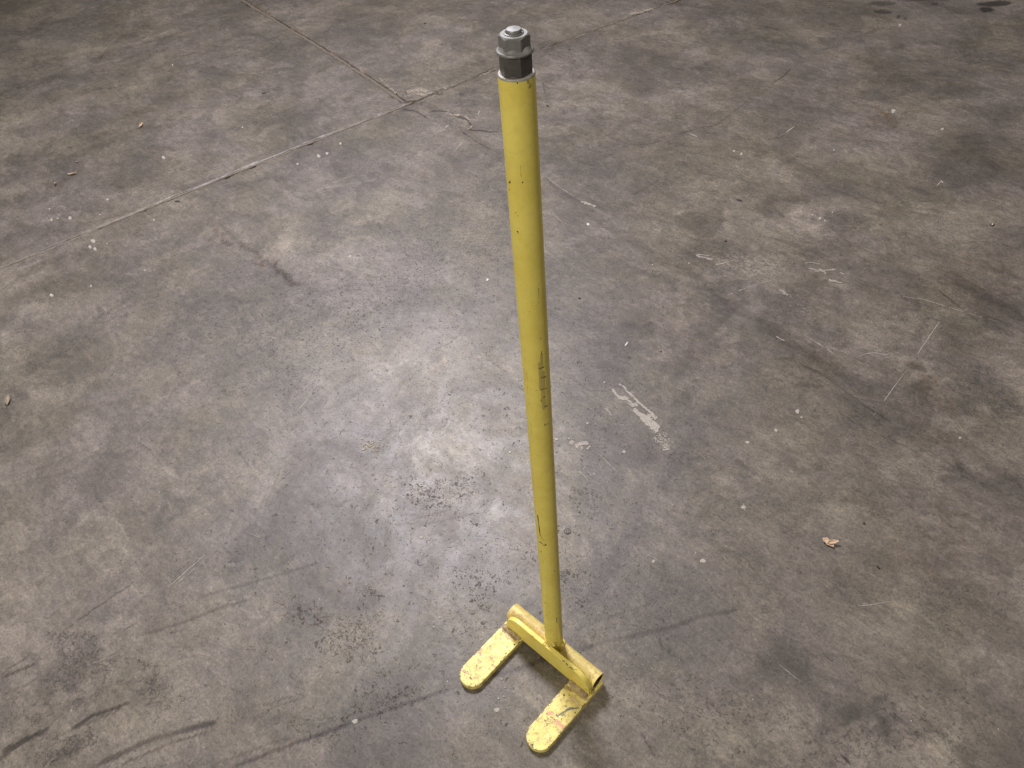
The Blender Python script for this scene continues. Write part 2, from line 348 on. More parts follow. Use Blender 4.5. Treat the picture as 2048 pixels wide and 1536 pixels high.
STROKES = [  # points, width px, amount, kind  (tyre scuffs: long soft dark bands; one streak is painted pole shadow)
 ([(0,1507),(60,1475),(103,1455)],13,-.42), ([(-20,1530),(40,1490)],8,-.25), ([(143,1458),(190,1430),(267,1402)],8,-.38), ([(100,1478),(200,1436),(250,1415)],5,-.2),
 ([(170,1540),(300,1481),(380,1457),(440,1441)],15,-.33), ([(223,1540),(333,1489),(433,1458)],5,-.28),
 ([(0,1357),(40,1340),(75,1325)],6,-.35), ([(0,1352),(28,1330),(60,1312)],3,-.25), ([(113,1272),(170,1231),(227,1191),(273,1161)],3.5,-.3),
 ([(280,1271),(340,1253),(380,1240),(433,1217),(513,1197)],8,-.25), ([(393,1197),(450,1180),(500,1167),(567,1147),(653,1121)],6,-.23),
 ([(497,1147),(617,1109)],4,-.18), ([(245,1262),(285,1240)],4,-.25), ([(330,1270),(380,1255)],3,-.2),
 ([(450,1540),(600,1483),(683,1453),(800,1411),(925,1371)],10,-.30), ([(925,1371),(1010,1345),(1100,1315),(1160,1298),(1200,1288)],12,-.20),
 ([(1180,1291),(1267,1271),(1343,1254),(1400,1234),(1483,1217)],12,-.20), ([(1483,1217),(1567,1194),(1683,1166)],7,.10),
 ([(523,1414),(570,1396),(617,1387)],5,-.22), ([(545,1413),(615,1393)],3,-.2),
 ([(1140,1262),(1190,1243),(1240,1228),(1330,1196)],5,-.14), ([(1150,1300),(1200,1240),(1215,1200)],4,-.08),  # last streak paints the pole's faint shadow into the tint
 ([(820,1040),(860,1030),(905,1018)],4,-.28), ([(815,1060),(870,1045),(935,1030),(990,1018)],4,-.22),
 ([(1110,380),(1200,440),(1300,505),(1400,560),(1500,632),(1620,712),(1700,765)],22,-.09),
 ([(1498,635),(1632,705),(1698,755),(1782,822),(1932,888),(2060,990)],36,-.08), ([(1100,560),(1250,560),(1420,640)],20,.05),
 ([(1555,710),(1640,745),(1700,790),(1790,850)],3,-.2), ([(1670,822),(1720,850),(1760,870),(1840,905)],3,-.14), ([(1870,575),(1920,615),(1960,645)],4,-.22),
 ([(1865,525),(1965,590),(2060,650)],26,-.12), ([(1680,650),(1760,700),(1830,730)],10,.12), ([(1800,720),(1860,745)],16,-.2),
 ([(1314,1268),(1325,1295),(1345,1312),(1370,1316)],5,-.18), ([(1280,1460),(1295,1490),(1312,1515)],4,-.3), ([(1680,1505),(1705,1533)],6,-.4),
 ([(1600,1490),(1635,1480)],4,-.25), ([(1690,1465),(1710,1455)],4,-.25), ([(1640,1470),(1660,1460)],3,-.25),
 ([(560,790),(580,845),(600,880)],3,-.12), ([(270,880),(300,900),(325,935)],6,-.16), ([(325,935),(345,950),(380,965)],4,.2), ([(185,960),(195,1000),(230,1035)],8,-.10), ([(186,990),(205,1015)],4,.14),
 ([(225,1035),(240,1050),(258,1085)],4,.22), ([(470,890),(490,925),(500,935)],3,-.18), ([(175,712),(188,722),(195,733)],3,.22), ([(340,725),(350,735),(368,750)],4,-.16),
 ([(1085,350),(1110,375),(1170,410),(1190,425)],6,-.10),
 ([(850,205),(880,230),(925,265),(960,290),(1010,318),(1040,340)],26,-.06), ([(1263,391),(1293,375),(1319,360)],4,-.15),
 ([(380,640),(410,650),(460,655)],3,-.22), ([(330,670),(345,665)],3,-.3), ([(690,580),(730,590),(770,585)],3,-.12), ([(850,690),(900,680),(920,683)],2.5,.12),
 ([(1000,1275),(1030,1290)],4,-.1), ([(700,1300),(735,1285)],4,-.25), ([(1760,1210),(1800,1205)],3,.1), ([(1920,1350),(1960,1345),(1990,1330)],6,-.14),
 ([(0,560),(90,530),(170,505)],20,-.06), ([(440,448),(480,488),(520,515),(560,545),(598,574)],13,-.16), ([(0,1392),(40,1375),(90,1350)],3,-.2), ([(90,1530),(150,1500),(230,1470)],3,-.22), ([(400,1540),(520,1495),(600,1470)],4,-.2), ([(620,1455),(700,1430),(790,1400)],3,-.18), ([(240,95),(300,75),(360,55)],6,.10), ([(230,105),(330,75),(390,55)],4,-.12), ([(150,100),(200,98),(270,82)],10,.07),
 ([(620,380),(700,368),(760,358)],4,.14), ([(660,368),(700,352),(735,350)],3,.12),
 ([(1200,265),(1260,290),(1300,288),(1343,275)],2,-.12), ([(1354,270),(1381,261),(1404,255),(1428,252),(1442,243),(1463,226),(1492,205),(1500,192)],2,-.22),
 ([(1540,170),(1570,150),(1583,135)],2.5,-.3), ([(1530,280),(1560,275),(1572,270)],2.5,-.3), ([(1100,180),(1085,165),(1095,205)],2.5,-.25), ([(1125,215),(1130,235)],2,-.3),
 ([(800,218),(830,222),(845,230),(856,238)],3,-.45), ([(803,205),(815,205),(830,200)],3,-.4), ([(858,222),(880,222),(897,224)],3.5,-.35), ([(896,225),(915,232),(935,240),(943,252)],5,-.3),
 ([(935,258),(950,261),(965,261),(980,264),(1000,263)],3,-.35), ([(925,264),(934,270)],3,-.4), ([(930,268),(955,285),(985,300)],2.5,-.28),
 ([(842,213),(842,205),(852,205)],4,-.4), ([(790,190),(797,200),(803,207)],4,-.4), ([(880,232),(915,248),(925,264)],2.5,-.15),
]
LIGHTS = [ # u v ru rv ang amount : pale aggregate / scuff density
 (1500,525,70,24,10,.75),(1550,545,60,30,20,.6),(1595,600,50,30,0,.45),(1420,560,60,10,30,.3),(1600,430,60,22,5,.35),(1480,490,60,30,0,.35),
 (930,960,90,46,20,.6),(850,760,90,50,10,.5),(900,860,120,60,0,.45),(760,650,100,50,0,.3),(1330,880,60,40,60,.35),(1250,800,70,50,0,.15),(1680,650,90,26,30,.4),(1750,700,80,24,25,.45),(1180,935,40,24,0,.5),
 (840,182,34,9,8,1.0),(1290,25,30,8,-20,.5),(160,1010,60,30,0,.1),(360,1370,60,40,0,.35),(1820,700,40,40,0,.3),(1700,1100,100,60,0,.12),(1850,1230,80,40,0,.2),(1120,500,50,30,0,.2),
 (1380,1390,160,90,0,.15),(1270,640,90,60,0,.25),(740,890,30,14,0,.3)]
PITS = [
 (458,468,24,10,40,1.1),(480,490,22,10,30,1.2),(515,512,28,9,28,1.0),(545,535,26,10,35,1.2),(572,562,30,12,35,1.3),
 (140,1330,66,40,-30,1.2),(110,1300,50,22,-20,.9),(170,1360,60,26,0,.95),(95,1430,60,22,-20,.9),(110,1490,90,36,-20,1.1),(60,1400,60,40,-20,.6),(310,1360,60,20,10,.9),(335,1375,34,14,0,.9),(380,1390,30,16,0,.5),
 (860,985,90,36,20,.5),(930,985,70,34,0,.45),(880,820,110,60,0,.30),(960,1160,60,40,0,.5),(940,1250,60,60,0,.42),(640,1225,90,36,10,.6),(745,1190,40,20,0,.8),(700,1290,80,50,0,.55),
 (780,1380,100,50,0,.6),(620,1440,130,50,0,.5),(300,900,60,16,-10,.4),(130,850,90,60,-20,.35),(60,790,60,40,0,.3),(350,590,70,24,10,.35),(470,630,50,20,0,.5),(650,690,60,30,0,.25),
 (1985,790,70,34,20,.95),(1830,640,60,24,10,.8),(1925,580,50,20,20,.6),(1900,690,90,40,20,.5),(1800,700,60,20,10,.7),(1730,870,120,70,20,.35),(1650,850,140,80,0,.3),
 (1330,910,60,50,0,.35),(1170,1000,80,50,0,.4),(1150,1150,40,40,0,.55),(1450,960,120,60,0,.25),(1650,1000,160,60,0,.3),(1720,1180,120,70,0,.35),(1900,1180,110,60,20,.45),(1560,1250,200,80,0,.22),
 (1680,1500,140,50,0,.7),(1500,1440,160,60,0,.5),(1850,1460,140,60,0,.6),(1350,1420,140,80,0,.4),(1500,1330,130,60,0,.35),(1250,1400,90,90,0,.3),(1100,1450,60,60,0,.35),(1600,560,120,60,0,.3),(1500,500,70,30,0,.4),
 (250,1150,160,90,0,.2),(430,1120,130,60,0,.3),(500,1330,120,80,0,.25),(840,182,36,9,8,.9),(1290,28,26,6,-20,.9),(1240,100,60,24,0,.25)]

def cell_pts(PTS, warp):
    return PTS[0]+warp[0], PTS[1]+warp[1]

def paint_floor(X, Y):
    """tint (rgb gain) and wear (pit, light, gloss) for floor points."""
    n = X.shape
    wx = (fbm(X, Y, 9, 5, 1, .62)-.5)*.19; wy = (fbm(X, Y, 9, 5, 50, .62)-.5)*.19
    w2x = (fbm(X, Y, 40, 3, 2)-.5)*.03; w2y = (fbm(X, Y, 40, 3, 51)-.5)*.03
    BX, BY = X+wx+w2x, Y+wy+w2y
    streak = fbm(X*.8+Y*.6, (Y*.8-X*.6)*7, 6, 4, 5)
    tone = np.ones(n); rust = np.zeros(n); pit = np.full(n, .24); lig = np.zeros(n); gl = np.zeros(n)
    # everything far from the frame keeps the same average wear
    pit = pit + .25*sstep(.5, .75, fbm(X, Y, 1.1, 4, 77))
    lig = lig + .30*sstep(.52, .75, fbm(X, Y, 1.6, 4, 91))
    def ell(b, px=BX, py=BY):
        u, v, ru, rv, ang, amt = b[:6]; soft = (b[6] if len(b) > 6 else .5)*.75
        p, J = local_jac(u, v); rmax = max(ru, rv)*1.3*np.abs(J).max()*1.5
        m = (np.abs(px-p[0]) < rmax*1.6) & (np.abs(py-p[1]) < rmax*1.6)
        if not m.any(): return None, None
        q = np.linalg.inv(J) @ np.stack([px[m]-p[0], py[m]-p[1]])
        c, s = math.cos(ang*D2R), math.sin(ang*D2R)
        a = (c*q[0]+s*q[1])/ru; b2 = (-s*q[0]+c*q[1])/rv
        d = np.sqrt(a*a+b2*b2)
        return m, 1-sstep(1-soft, 1+soft*.55, d)
    for b in BLOBS:
        m, k = ell(b)
        if m is None: continue
        amt = b[5]*(1.35 if b[5] < 0 else 1.6)
        mod = .65+.7*streak[m]
        tone[m] *= 1+amt*k*mod
        if amt < -.1: gl[m] += k*.25
    for b in OIL:
        m, k = ell(b, X+.3*wx, Y+.3*wy)
        if m is None: continue
        tone[m] *= 1+b[5]*k
        gl[m] += k*.3
    for b in RUST:
        m, k = ell(b)
        if m is None: continue
        rust[m] += b[5]*k*sstep(.35, .65, fbm(X[m], Y[m], 60, 3, 8))
    for b in LIGHTS:
        m, k = ell((*b, 1.2))
        if m is not None: lig[m] += b[5]*k
    for b in PITS:
        m, k = ell((b[0], b[1], b[2]*1.25, b[3]*1.25, b[4], b[5], 1.3))
        if m is not None: pit[m] = np.maximum(pit[m], b[5]*k*(.65+.9*streak[m]))
    # strokes
    rough = fbm(X, Y, 55, 3, 12); dash = fbm(X, Y, 14, 3, 23)
    for pts, wd, amt in STROKES:
        for i in range(len(pts)-1):
            a = gxy(*pts[i]); b = gxy(*pts[i+1])
            du = np.array(pts[i+1], float)-np.array(pts[i], float); L = np.hypot(*du); nn = np.array([-du[1], du[0]])/L
            mid = (np.array(pts[i])+np.array(pts[i+1]))/2
            d = b-a; Lw = np.hypot(*d); dn = np.array([-d[1], d[0]])/Lw
            hw = abs((gxy(*(mid+nn*wd/2))-gxy(*(mid-nn*wd/2))) @ dn)/2
            hw = max(hw*.85, .0026)
            lo = np.minimum(a, b)-hw*3-.02; hi = np.maximum(a, b)+hw*3+.02
            m = (X > lo[0]) & (X < hi[0]) & (Y > lo[1]) & (Y < hi[1])
            if not m.any(): continue
            wig = .10*hw+.0012
            px = X[m]+(rough[m]-.5)*wig*3; py = Y[m]+(dash[m]-.5)*wig*3
            t = ((px-a[0])*d[0]+(py-a[1])*d[1])/Lw**2
            tc = np.clip(t, 0, 1)
            dist = np.hypot(px-a[0]-tc*d[0], py-a[1]-tc*d[1])
            e = np.ones_like(t)
            if i == 0: e = e*sstep(-.02, .35, t)
            if i == len(pts)-2: e = e*(1-sstep(.65, 1.02, t))
            k = 1-sstep(.6, 1.2, dist/(np.maximum(hw*(.45+.55*e)*(.8+.4*dash[m]), .0022)))
            if i == 0: k = k*sstep(-.02, .25, t)
            if i == len(pts)-2: k = k*(1-sstep(.75, 1.02, t))
            # joined pieces must not darken twice: only count the part inside the segment
            inside = (t >= 0) & (t <= 1) | (i == 0) & (t < 0) | (i == len(pts)-2) & (t > 1)
            k = k*inside*(.75+1.1*dash[m])
            tone[m] *= 1+np.clip(amt*1.45*k, -.72, .5)
            if amt < 0: rust[m] = np.maximum(rust[m], k*.30*min(1, -amt*3))
    tone = np.clip(tone, .12, 1.8)
    big = fbm(X, Y, .55, 3, 60)
    warm = sstep(.3, .7, big)
    rgb = np.stack([tone, tone, tone], -1)
    rgb[..., 2] *= 1-.04*warm
    r = np.clip(rust, 0, 1)[..., None]
    rgb = rgb*(1-r*np.array([.12, .30, .46]))
    wear = np.stack([np.clip(pit, 0, 1), np.clip(lig, 0, 1), np.clip(gl, 0, 1)], -1)
    return rgb, wear

# ------------------------------------------------------------------ floor: three slabs parted by mortar-filled joints
A_BC = math.radians(80.9)
E1 = np.array([math.cos(A_BC), math.sin(A_BC)]); E2 = np.array([-E1[1], E1[0]])
J0 = np.array([-2.5284, 1.6480])
def wobT(s):   # joints B / C are not one straight line
    return np.interp(s, [-30, -2.1, -1.2, -.45, -.1, .1, .35, .83, 1.05, 1.33, 1.9, 30], [.014, .018, .024, .022, .014, .014, .010, .024, .018, -.002, -.036, -.05])
def wobS(t):   # joint A
    return np.interp(t, [-30, 0, .1, .4, .75, 1.2, 2.1, 30], [-.05, -.05, -.047, -.035, -.025, -.020, -.014, .0])
def st2w(s, t):
    s2 = s+wobS(t)*sstep(0, .05, t); t2 = t+wobT(s)
    return J0[0]+s2*E1[0]+t2*E2[0], J0[1]+s2*E1[1]+t2*E2[1]
def graded(a, b, pieces):
    """knots: list of (position, step); linear blend of step between knots."""
    out = [a]; ks = [p[0] for p in pieces]; vs = [p[1] for p in pieces]
    while out[-1] < b-1e-9:
        out.append(out[-1]+np.interp(out[-1], ks, vs))
    out[-1] = b
    return np.array(out)

floor = mesh_obj('floor', [(-24, -20, -.05), (20, -20, -.05), (20, 24, -.05), (-24, 24, -.05)], [(0, 1, 2, 3)], MAT_BED)
tag(floor, kind='structure')
GB, GA = .0080, .015      # half gaps of the two joint directions
def slab(S, T, edges, name='slab'):
    s, t = np.meshgrid(S, T, indexing='ij')
    # chipped arrises: distance to each joint edge
    s_, t_ = s.copy(), t.copy()
    X, Y = st2w(s, t)
    Z = (fbm(X, Y, 30, 3, 201)-.5)*.0006
    for ax, sign, pos, rough in edges:
        c = s if ax == 's' else t
        along = t if ax == 's' else s
        d = (c-pos)*sign
        nz = fbm(along, c*2, 22, 4, 300+int(rough*10)); nz2 = fbm(along, c, 5, 3, 310)
        chip = sstep(.50, .70, nz*.6+nz2*.4+.04)*rough
        depth = .012*chip*(1-sstep(.0, .004+.028*chip, d)) + .003*(1-sstep(0, .006, d))
        Z = Z-depth
        far = np.minimum(d, .05)/.05
        shift = (nz-.5)*.010*rough*(1-np.clip(far, 0, 1))
        X = X+(E1[0] if ax == 's' else E2[0])*shift; Y = Y+(E1[1] if ax == 's' else E2[1])*shift
    rgb, wear = paint_floor(X, Y)
    drop = np.clip(-Z/.010, 0, 1)
    fresh = sstep(.25, .8, drop)[..., None]
    rgb = rgb*(1-fresh)+fresh*np.array([1.12, 1.02, .86])*(.75+.35*fbm(X, Y, 80, 2, 5))[..., None]
    P = np.stack([X, Y, Z], -1)
    o = grid_mesh(name, P, MAT_CONC, floor)
    one = np.ones(X.shape+(1,))
    set_attr(o, 'tint', np.concatenate([rgb, one], -1)); set_attr(o, 'wear', np.concatenate([wear, one], -1))
    # slab side walls along the joints
    bm_v = []; bm_f = []
    for ax, sign, pos, rough in edges:
        if ax == 's': line = P[0 if sign > 0 else -1, :, :]
        else: line = P[:, 0 if sign > 0 else -1, :]
        b0 = len(bm_v)
        for p in line: bm_v.append(tuple(p)); bm_v.append((p[0], p[1], -.049))
        for i in range(len(line)-1): bm_f.append((b0+2*i, b0+2*i+1, b0+2*i+3, b0+2*i+2))
    e = mesh_obj('slab_edge', bm_v, bm_f, MAT_AGG, o)
    return o
S_hi = [(-16, 1.5), (-4, .4), (-2.9, .05), (-2.7, .0052), (0, .0052), (1.5, .009), (3.3, .014), (3.6, .06), (5, .4), (16, 1.5)]
T_r = [(-16, 1.5), (-5, .4), (-4.1, .05), (-3.9, .0048), (-1.5, .0052), (-.05, .007), (0, .004)]
slab(graded(-16, 16, S_hi), graded(-16, -GB, T_r), [('t', -1, -GB, .7)])
slab(graded(-16, -GA, [(-16, 1.5), (-3.4, .4), (-2.7, .05), (-2.4, .011), (-.06, .010), (-.02, .004)]),
     graded(GB, 16, [(0, .003), (.03, .004), (.08, .010), (3.9, .014), (4.2, .1), (5, .4), (16, 1.5)]), [('s', -1, -GA, .9), ('t', 1, GB, .5)])
slab(graded(GA, 16, [(0, .003), (.06, .006), (.1, .012), (2.4, .014), (2.8, .1), (4, .4), (16, 1.5)]),
     graded(GB, 16, [(0, .003), (.03, .004), (.08, .012), (3.2, .014), (3.5, .1), (5, .4), (16, 1.5)]), [('s', 1, GA, 1.0), ('t', 1, GB, 1.0)])

def filler(along, axis, half, z0, amp, name='joint_filler', seed=1, mat=MAT_FILL, hi=0.0):
    C = np.linspace(-half, half-hi, 9)
    a, c = np.meshgrid(along, C, indexing='ij')
    if axis == 's': X, Y = st2w(a, c)
    else:           X, Y = st2w(c, a)
    nz = fbm(a, c*4, 30, 4, seed); nb = fbm(a, c, 5, 3, seed+9)
    Z = z0+(nz-.5)*amp-np.abs(c/half)**4*.006-sstep(.55, .75, nb)*amp
    return grid_mesh(name, np.stack([X, Y, Z], -1), mat, floor)
filler(np.arange(-16, -.02, .01), 's', GB-.0010, .0005, .004, seed=5)      # B, nearly flush pale mortar
filler(np.arange(.02, 16, .01), 's', GB-.002, -.002, .007, seed=6, mat=MAT_FILLA, hi=.003)         # C, sunken and broken
filler(np.arange(.02, 16, .01), 't', GA-.002, -.002, .006, seed=7, mat=MAT_FILLA, hi=.0045)         # A

# ------------------------------------------------------------------ thin marks lying on the slabs (parts of the floor)
def ribbon(pts, wpx, mat, name, z=.0009, jitter=.5, broken=.25, seed=0, par=floor):
    rr = random.Random(seed*7+len(pts)); V = []; Fc = []
    P = []
    for i in range(len(pts)-1):
        a = np.array(pts[i], float); b = np.array(pts[i+1], float); n = max(2, int(np.hypot(*(b-a))/4))
        for k in range(n): P.append(a+(b-a)*k/n)
    P.append(np.array(pts[-1], float))
    n = len(P); on = True
    for i, p in enumerate(P):
        q = P[min(i+1, n-1)]-P[max(i-1, 0)]; q = q/np.hypot(*q); nn = np.array([-q[1], q[0]])
        e = math.sin(math.pi*(i+.4)/(n-.2+.001))**.5 if n > 2 else 1
        hw = wpx/2*max(e, .12)*(1-jitter*rr.random())
        off = (rr.random()-.5)*.5
        for s in (-1, 1):
            g = ground(*(p+nn*(off+s*hw))); V.append((g[0], g[1], z))
    skip = 0
    for i in range(n-1):
        if skip > 0: skip -= 1; continue
        if rr.random() < broken*.35: skip = rr.randint(1, 3); continue
        Fc.append((2*i, 2*i+1, 2*i+3, 2*i+2))
    return mesh_obj(name, V, Fc, mat, par)
SCR = [([(1880,642),(1854,680),(1828,719)],2.2),([(1812,742),(1780,785),(1747,832)],1.8),([(1457,590),(1490,577)],2.2),([(1490,577),(1520,568),(1545,560)],1.2),
 ([(336,1176),(375,1140),(411,1110)],2.0),([(346,1172),(380,1145),(408,1122)],1.6),([(352,1170),(385,1142)],1.2),([(590,830),(608,808),(622,792)],2.2),
 ([(545,975),(580,942),(620,908)],1.2),([(612,1200),(622,1190)],1.6),([(915,578),(935,545),(952,515)],1.3),([(962,500),(980,468),(996,436)],1.0),
 ([(1193,904),(1215,925),(1234,945)],1.5),([(1152,859),(1165,869)],1.3),([(1704,1213),(1740,1210),(1770,1206)],1.5),([(1716,1209),(1760,1206),(1803,1200)],1.1),
 ([(1558,1329),(1580,1347),(1604,1365)],1.4),([(1537,663),(1560,678),(1582,686)],2.2),([(1605,668),(1640,690),(1680,716)],1.5),([(1378,267),(1390,272),(1402,278)],2.2),
 ([(1572,266),(1580,259),(1589,253)],2.0),([(1873,372),(1880,365),(1888,358)],2.2),([(1713,716),(1730,708),(1752,706),(1785,712)],1.5),([(1750,722),(1770,715),(1790,716)],1.0),
 ([(925,585),(905,640)],.9),([(1045,690),(1060,720)],.9),([(893,217),(920,207)],1.0),([(1000,160),(1010,165),(1032,171)],2.2),([(890,255),(901,249)],2.6),([(905,307),(920,290),(935,276)],1.4),
 ([(876,300),(886,290)],1.2),([(1198,455),(1212,462),(1224,470)],1.0),([(1390,508),(1420,512)],2.0),([(955,230),(960,222)],2.4),([(1098,420),(1125,445),(1150,455)],.8),
 ([(465,1050),(490,1062),(520,1075)],1.0),([(500,1068),(525,1078)],1.2),([(480,1085),(495,1084)],1.0),([(1430,530),(1455,525)],2.4),([(1100,500),(1150,525)],.8),([(1080,345),(1120,375),(1150,395)],1.2),
 ([(1360,575),(1385,590)],1.2),([(1785,590),(1850,600),(1930,625),(2000,645)],1.0),([(1720,1140),(1790,1170)],.8),([(1890,420),(1850,470)],.8),([(850,705),(915,680)],1.1),([(1395,905),(1420,925)],.8)]
for i, (pts, wd) in enumerate(SCR):
    ribbon(pts, wd, MAT_CHALK, 'scratch', seed=i)

def blobpoly(u, v, r, seed, n=11, asp=1.0, ang=0.0, jag=.35):
    rr = random.Random(seed); out = []
    ph = [rr.random()*6.28 for _ in range(3)]
    for k in range(n):
        a = 2*math.pi*k/n
        q = r*(1+jag*(.5*math.sin(2*a+ph[0])+.35*math.sin(3*a+ph[1])+.3*math.sin(5*a+ph[2])))
        x, y = q*math.cos(a)*asp, q*math.sin(a)
        c, s = math.cos(ang), math.sin(ang)
        out.append((u+c*x-s*y, v+s*x+c*y))
    return out
def add_blob(V, Fc, poly, h=.0012, z=.0006):
    b = len(V); n = len(poly); c = np.mean(np.array(poly), axis=0)
    for p in poly:
        g = ground(*p); V.append((g[0], g[1], z*.2))
    for p in poly:
        q = c+(np.array(p)-c)*.8; g = ground(*q); V.append((g[0], g[1], z+h))
    for k in range(n): Fc.append((b+k, b+(k+1) % n, b+n+(k+1) % n, b+n+k))
    Fc.append(tuple(b+n+k for k in range(n)))
def flaked(name, c1, c2, rough=.75):
    t = NT(name)
    m = t.attr('mask').outputs['Fac']
    n = t.math('ADD', t.math('MULTIPLY', t.noise(170, 6, .68, .6), .62), t.math('MULTIPLY', t.noise(520, 4, .6), .38))
    al = t.rng(t.math('ADD', n, m), .98, 1.03, 0, 1)
    c = t.mix(t.rng(t.noise(260, 5, .6), .4, .6), c1, c2)
    t.bump(t.noise(400, 4, .6), .5, .0015)
    return t.set(Base_Color=c, Roughness=rough, Alpha=al)
ZLIFT = [0.0010]
FL_WHITE = flaked('flaked_white_paint', (.40, .37, .325), (.28, .255, .22))
FL_CHALK = flaked('flaked_pale_film', (.32, .29, .25), (.26, .235, .20))
FL_AGG = flaked('flaked_aggregate', (.40, .35, .28), (.17, .14, .11), .9)
def splash(name, strips, mat=None, seed=3, par=floor, h=.0010):
    """thin broken film: strips are (polyline in photo pixels, width, cover 0-1, ...)."""
    mat = {None: FL_WHITE, MAT_WPAINT: FL_WHITE, MAT_CHALK: FL_CHALK, MAT_AGG: FL_AGG}[mat]
    allp = np.array([p for st in strips for p in st[0]]); pad = max(st[1] for st in strips)*.9+4
    u = np.arange(allp[:, 0].min()-pad, allp[:, 0].max()+pad, .7); v = np.arange(allp[:, 1].min()-pad, allp[:, 1].max()+pad, .7)
    U, V = np.meshgrid(u, v, indexing='ij')
    ZLIFT[0] += .00009
    D = np.stack([(U-1024)/F, (V-768)/F, np.ones_like(U)], -1) @ R
    P = CAM+D*((ZLIFT[0]-CAM[2])/D[..., 2])[..., None]
    M = np.zeros(U.shape)
    wu = U+(fbm(P[..., 0], P[..., 1], 90, 3, seed)-.5)*5; wv = V+(fbm(P[..., 0], P[..., 1], 90, 3, seed+7)-.5)*5
    for st in strips:
        pts, wd, dens = st[:3]; hw = max(wd, 2.2)/2*1.15
        if len(pts) == 1: pts = [pts[0], (pts[0][0]+.5, pts[0][1])]
        for k in range(len(pts)-1):
            a = np.array(pts[k], float); d = np.array(pts[k+1], float)-a; L2 = d@d+1e-9
            t = np.clip(((wu-a[0])*d[0]+(wv-a[1])*d[1])/L2, 0, 1)
            dist = np.hypot(wu-a[0]-t*d[0], wv-a[1]-t*d[1])
            lev = .36+.30*min(1, dens*1.0)**.6
            M = np.maximum(M, lev*(1-sstep(.55, 1.5, dist/hw)))
    o = grid_mesh(name, P, mat, par)
    at = o.data.attributes.new('mask', 'FLOAT', 'POINT'); at.data.foreach_set('value', M.astype(np.float32).reshape(-1))
    return o
def cz(x, y): return (1100+x/6.827, 740+y/6.827)
splash('paint_splash', [([cz(950,195),cz(1010,240),cz(1080,310)],4,.55,.7,1.6), ([cz(1080,310),cz(1200,430),cz(1330,540),cz(1440,650)],5,.75,.8,2.0),
  ([cz(865,270),cz(900,320),cz(940,380)],5,.6,.8,1.8), ([cz(950,370),cz(1050,400)],8,.75,.8,2.2), ([cz(1080,440),cz(1130,480),cz(1180,470)],9,.5,.7,1.6),
  ([cz(1150,550),cz(1230,610),cz(1290,660)],8,.9,.9,2.2), ([cz(1290,660),cz(1380,730),cz(1440,790)],17,.85,.9,2.4), ([cz(1340,620),cz(1440,650)],7,.5,.8,1.8), ([cz(1400,800),cz(1500,870),cz(1560,940)],20,.20,.5,1.2),
  ([cz(1480,930),cz(1600,1030)],20,.30,.6,1.5), ([cz(1280,880),cz(1400,1040)],26,.06,.5,1.1), ([cz(1550,1085),cz(1615,1085)],3,.9,.8,1.5)], seed=11)
splash('paint_splash', [([cz(300,990)],13,.55,.8,1.9), ([cz(360,1040),cz(420,1000),cz(500,1000)],7,.85,.9,2.3), ([cz(420,1040),cz(440,1075)],4,.9,.8,1.6), ([cz(510,1080),cz(545,1045)],4,1,.8,1.7),
  ([cz(60,935),cz(110,955)],3.5,.9,.8,1.8), ([cz(240,930),cz(330,930)],3,.3,.5,1.2)], seed=12)
splash('paint_splash', [([cz(680,500),cz(740,490)],10,.18,.5,1.2), ([cz(740,520),cz(800,570),cz(840,610)],4,.7,.6,1.6)], mat=MAT_CHALK, seed=13)
splash('paint_splash', [([(1618,537),(1640,542),(1668,539)],3.5,.6,.7,1.6), ([(1640,538),(1652,547)],4,.8,.8,1.8), ([(1659,560),(1672,562),(1684,566)],4,.8,.8,1.8), ([(1680,545),(1688,549)],2.5,.9,.8,1.6)], mat=MAT_CHALK, seed=14)
splash('paint_splash', [([(1610,525),(1640,528)],1.5,.6,.6,1.2), ([(1500,510),(1540,545),(1560,560)],30,.035,.5,1.6), ([(1395,512),(1425,519)],5,.5,.5,1.4), ([(1560,580),(1575,590)],6,.5,.5,1.3)], mat=MAT_CHALK, seed=15)
splash('paint_splash', [([(1165,404),(1178,409),(1190,412)],4.5,.9,.9,2.0)], mat=MAT_CHALK, seed=16)
# pale broken aggregate where the joints meet, and crumbs in joint C
splash('exposed_aggregate', [([(818,183),(840,179),(852,181)],9,.5,.7,2.2), ([(835,188),(850,190)],6,.6,.8,2.2), ([(795,181),(815,183)],3,.35,.6,1.4), ([(855,188),(866,184)],4,.5,.7,1.8)], mat=MAT_AGG, seed=21, h=.003)
splash('exposed_aggregate', [([(893,226),(905,230),(918,230)],4,.7,.8,2.0), ([(930,233),(942,243)],3.5,.7,.8,1.9), ([(936,258),(944,252)],4,.6,.7,1.6)], mat=MAT_AGG, seed=22, h=.004)
splash('exposed_aggregate', [([(1262,28),(1285,23),(1305,18)],6,.5,.6,1.8), ([(960,151),(980,143)],5,.3,.6,1.6), ([(1150,76),(1170,68)],4,.3,.6,1.4)], mat=MAT_AGG, seed=23, h=.004)
splash('exposed_aggregate', [([(760,158),(775,172),(792,186)],5,.4,.7,1.9), ([(640,95),(700,130),(745,155)],5,.10,.6,1.5), ([(560,55),(640,100)],4,.08,.6,1.3)], mat=MAT_AGG, seed=24, h=.003)

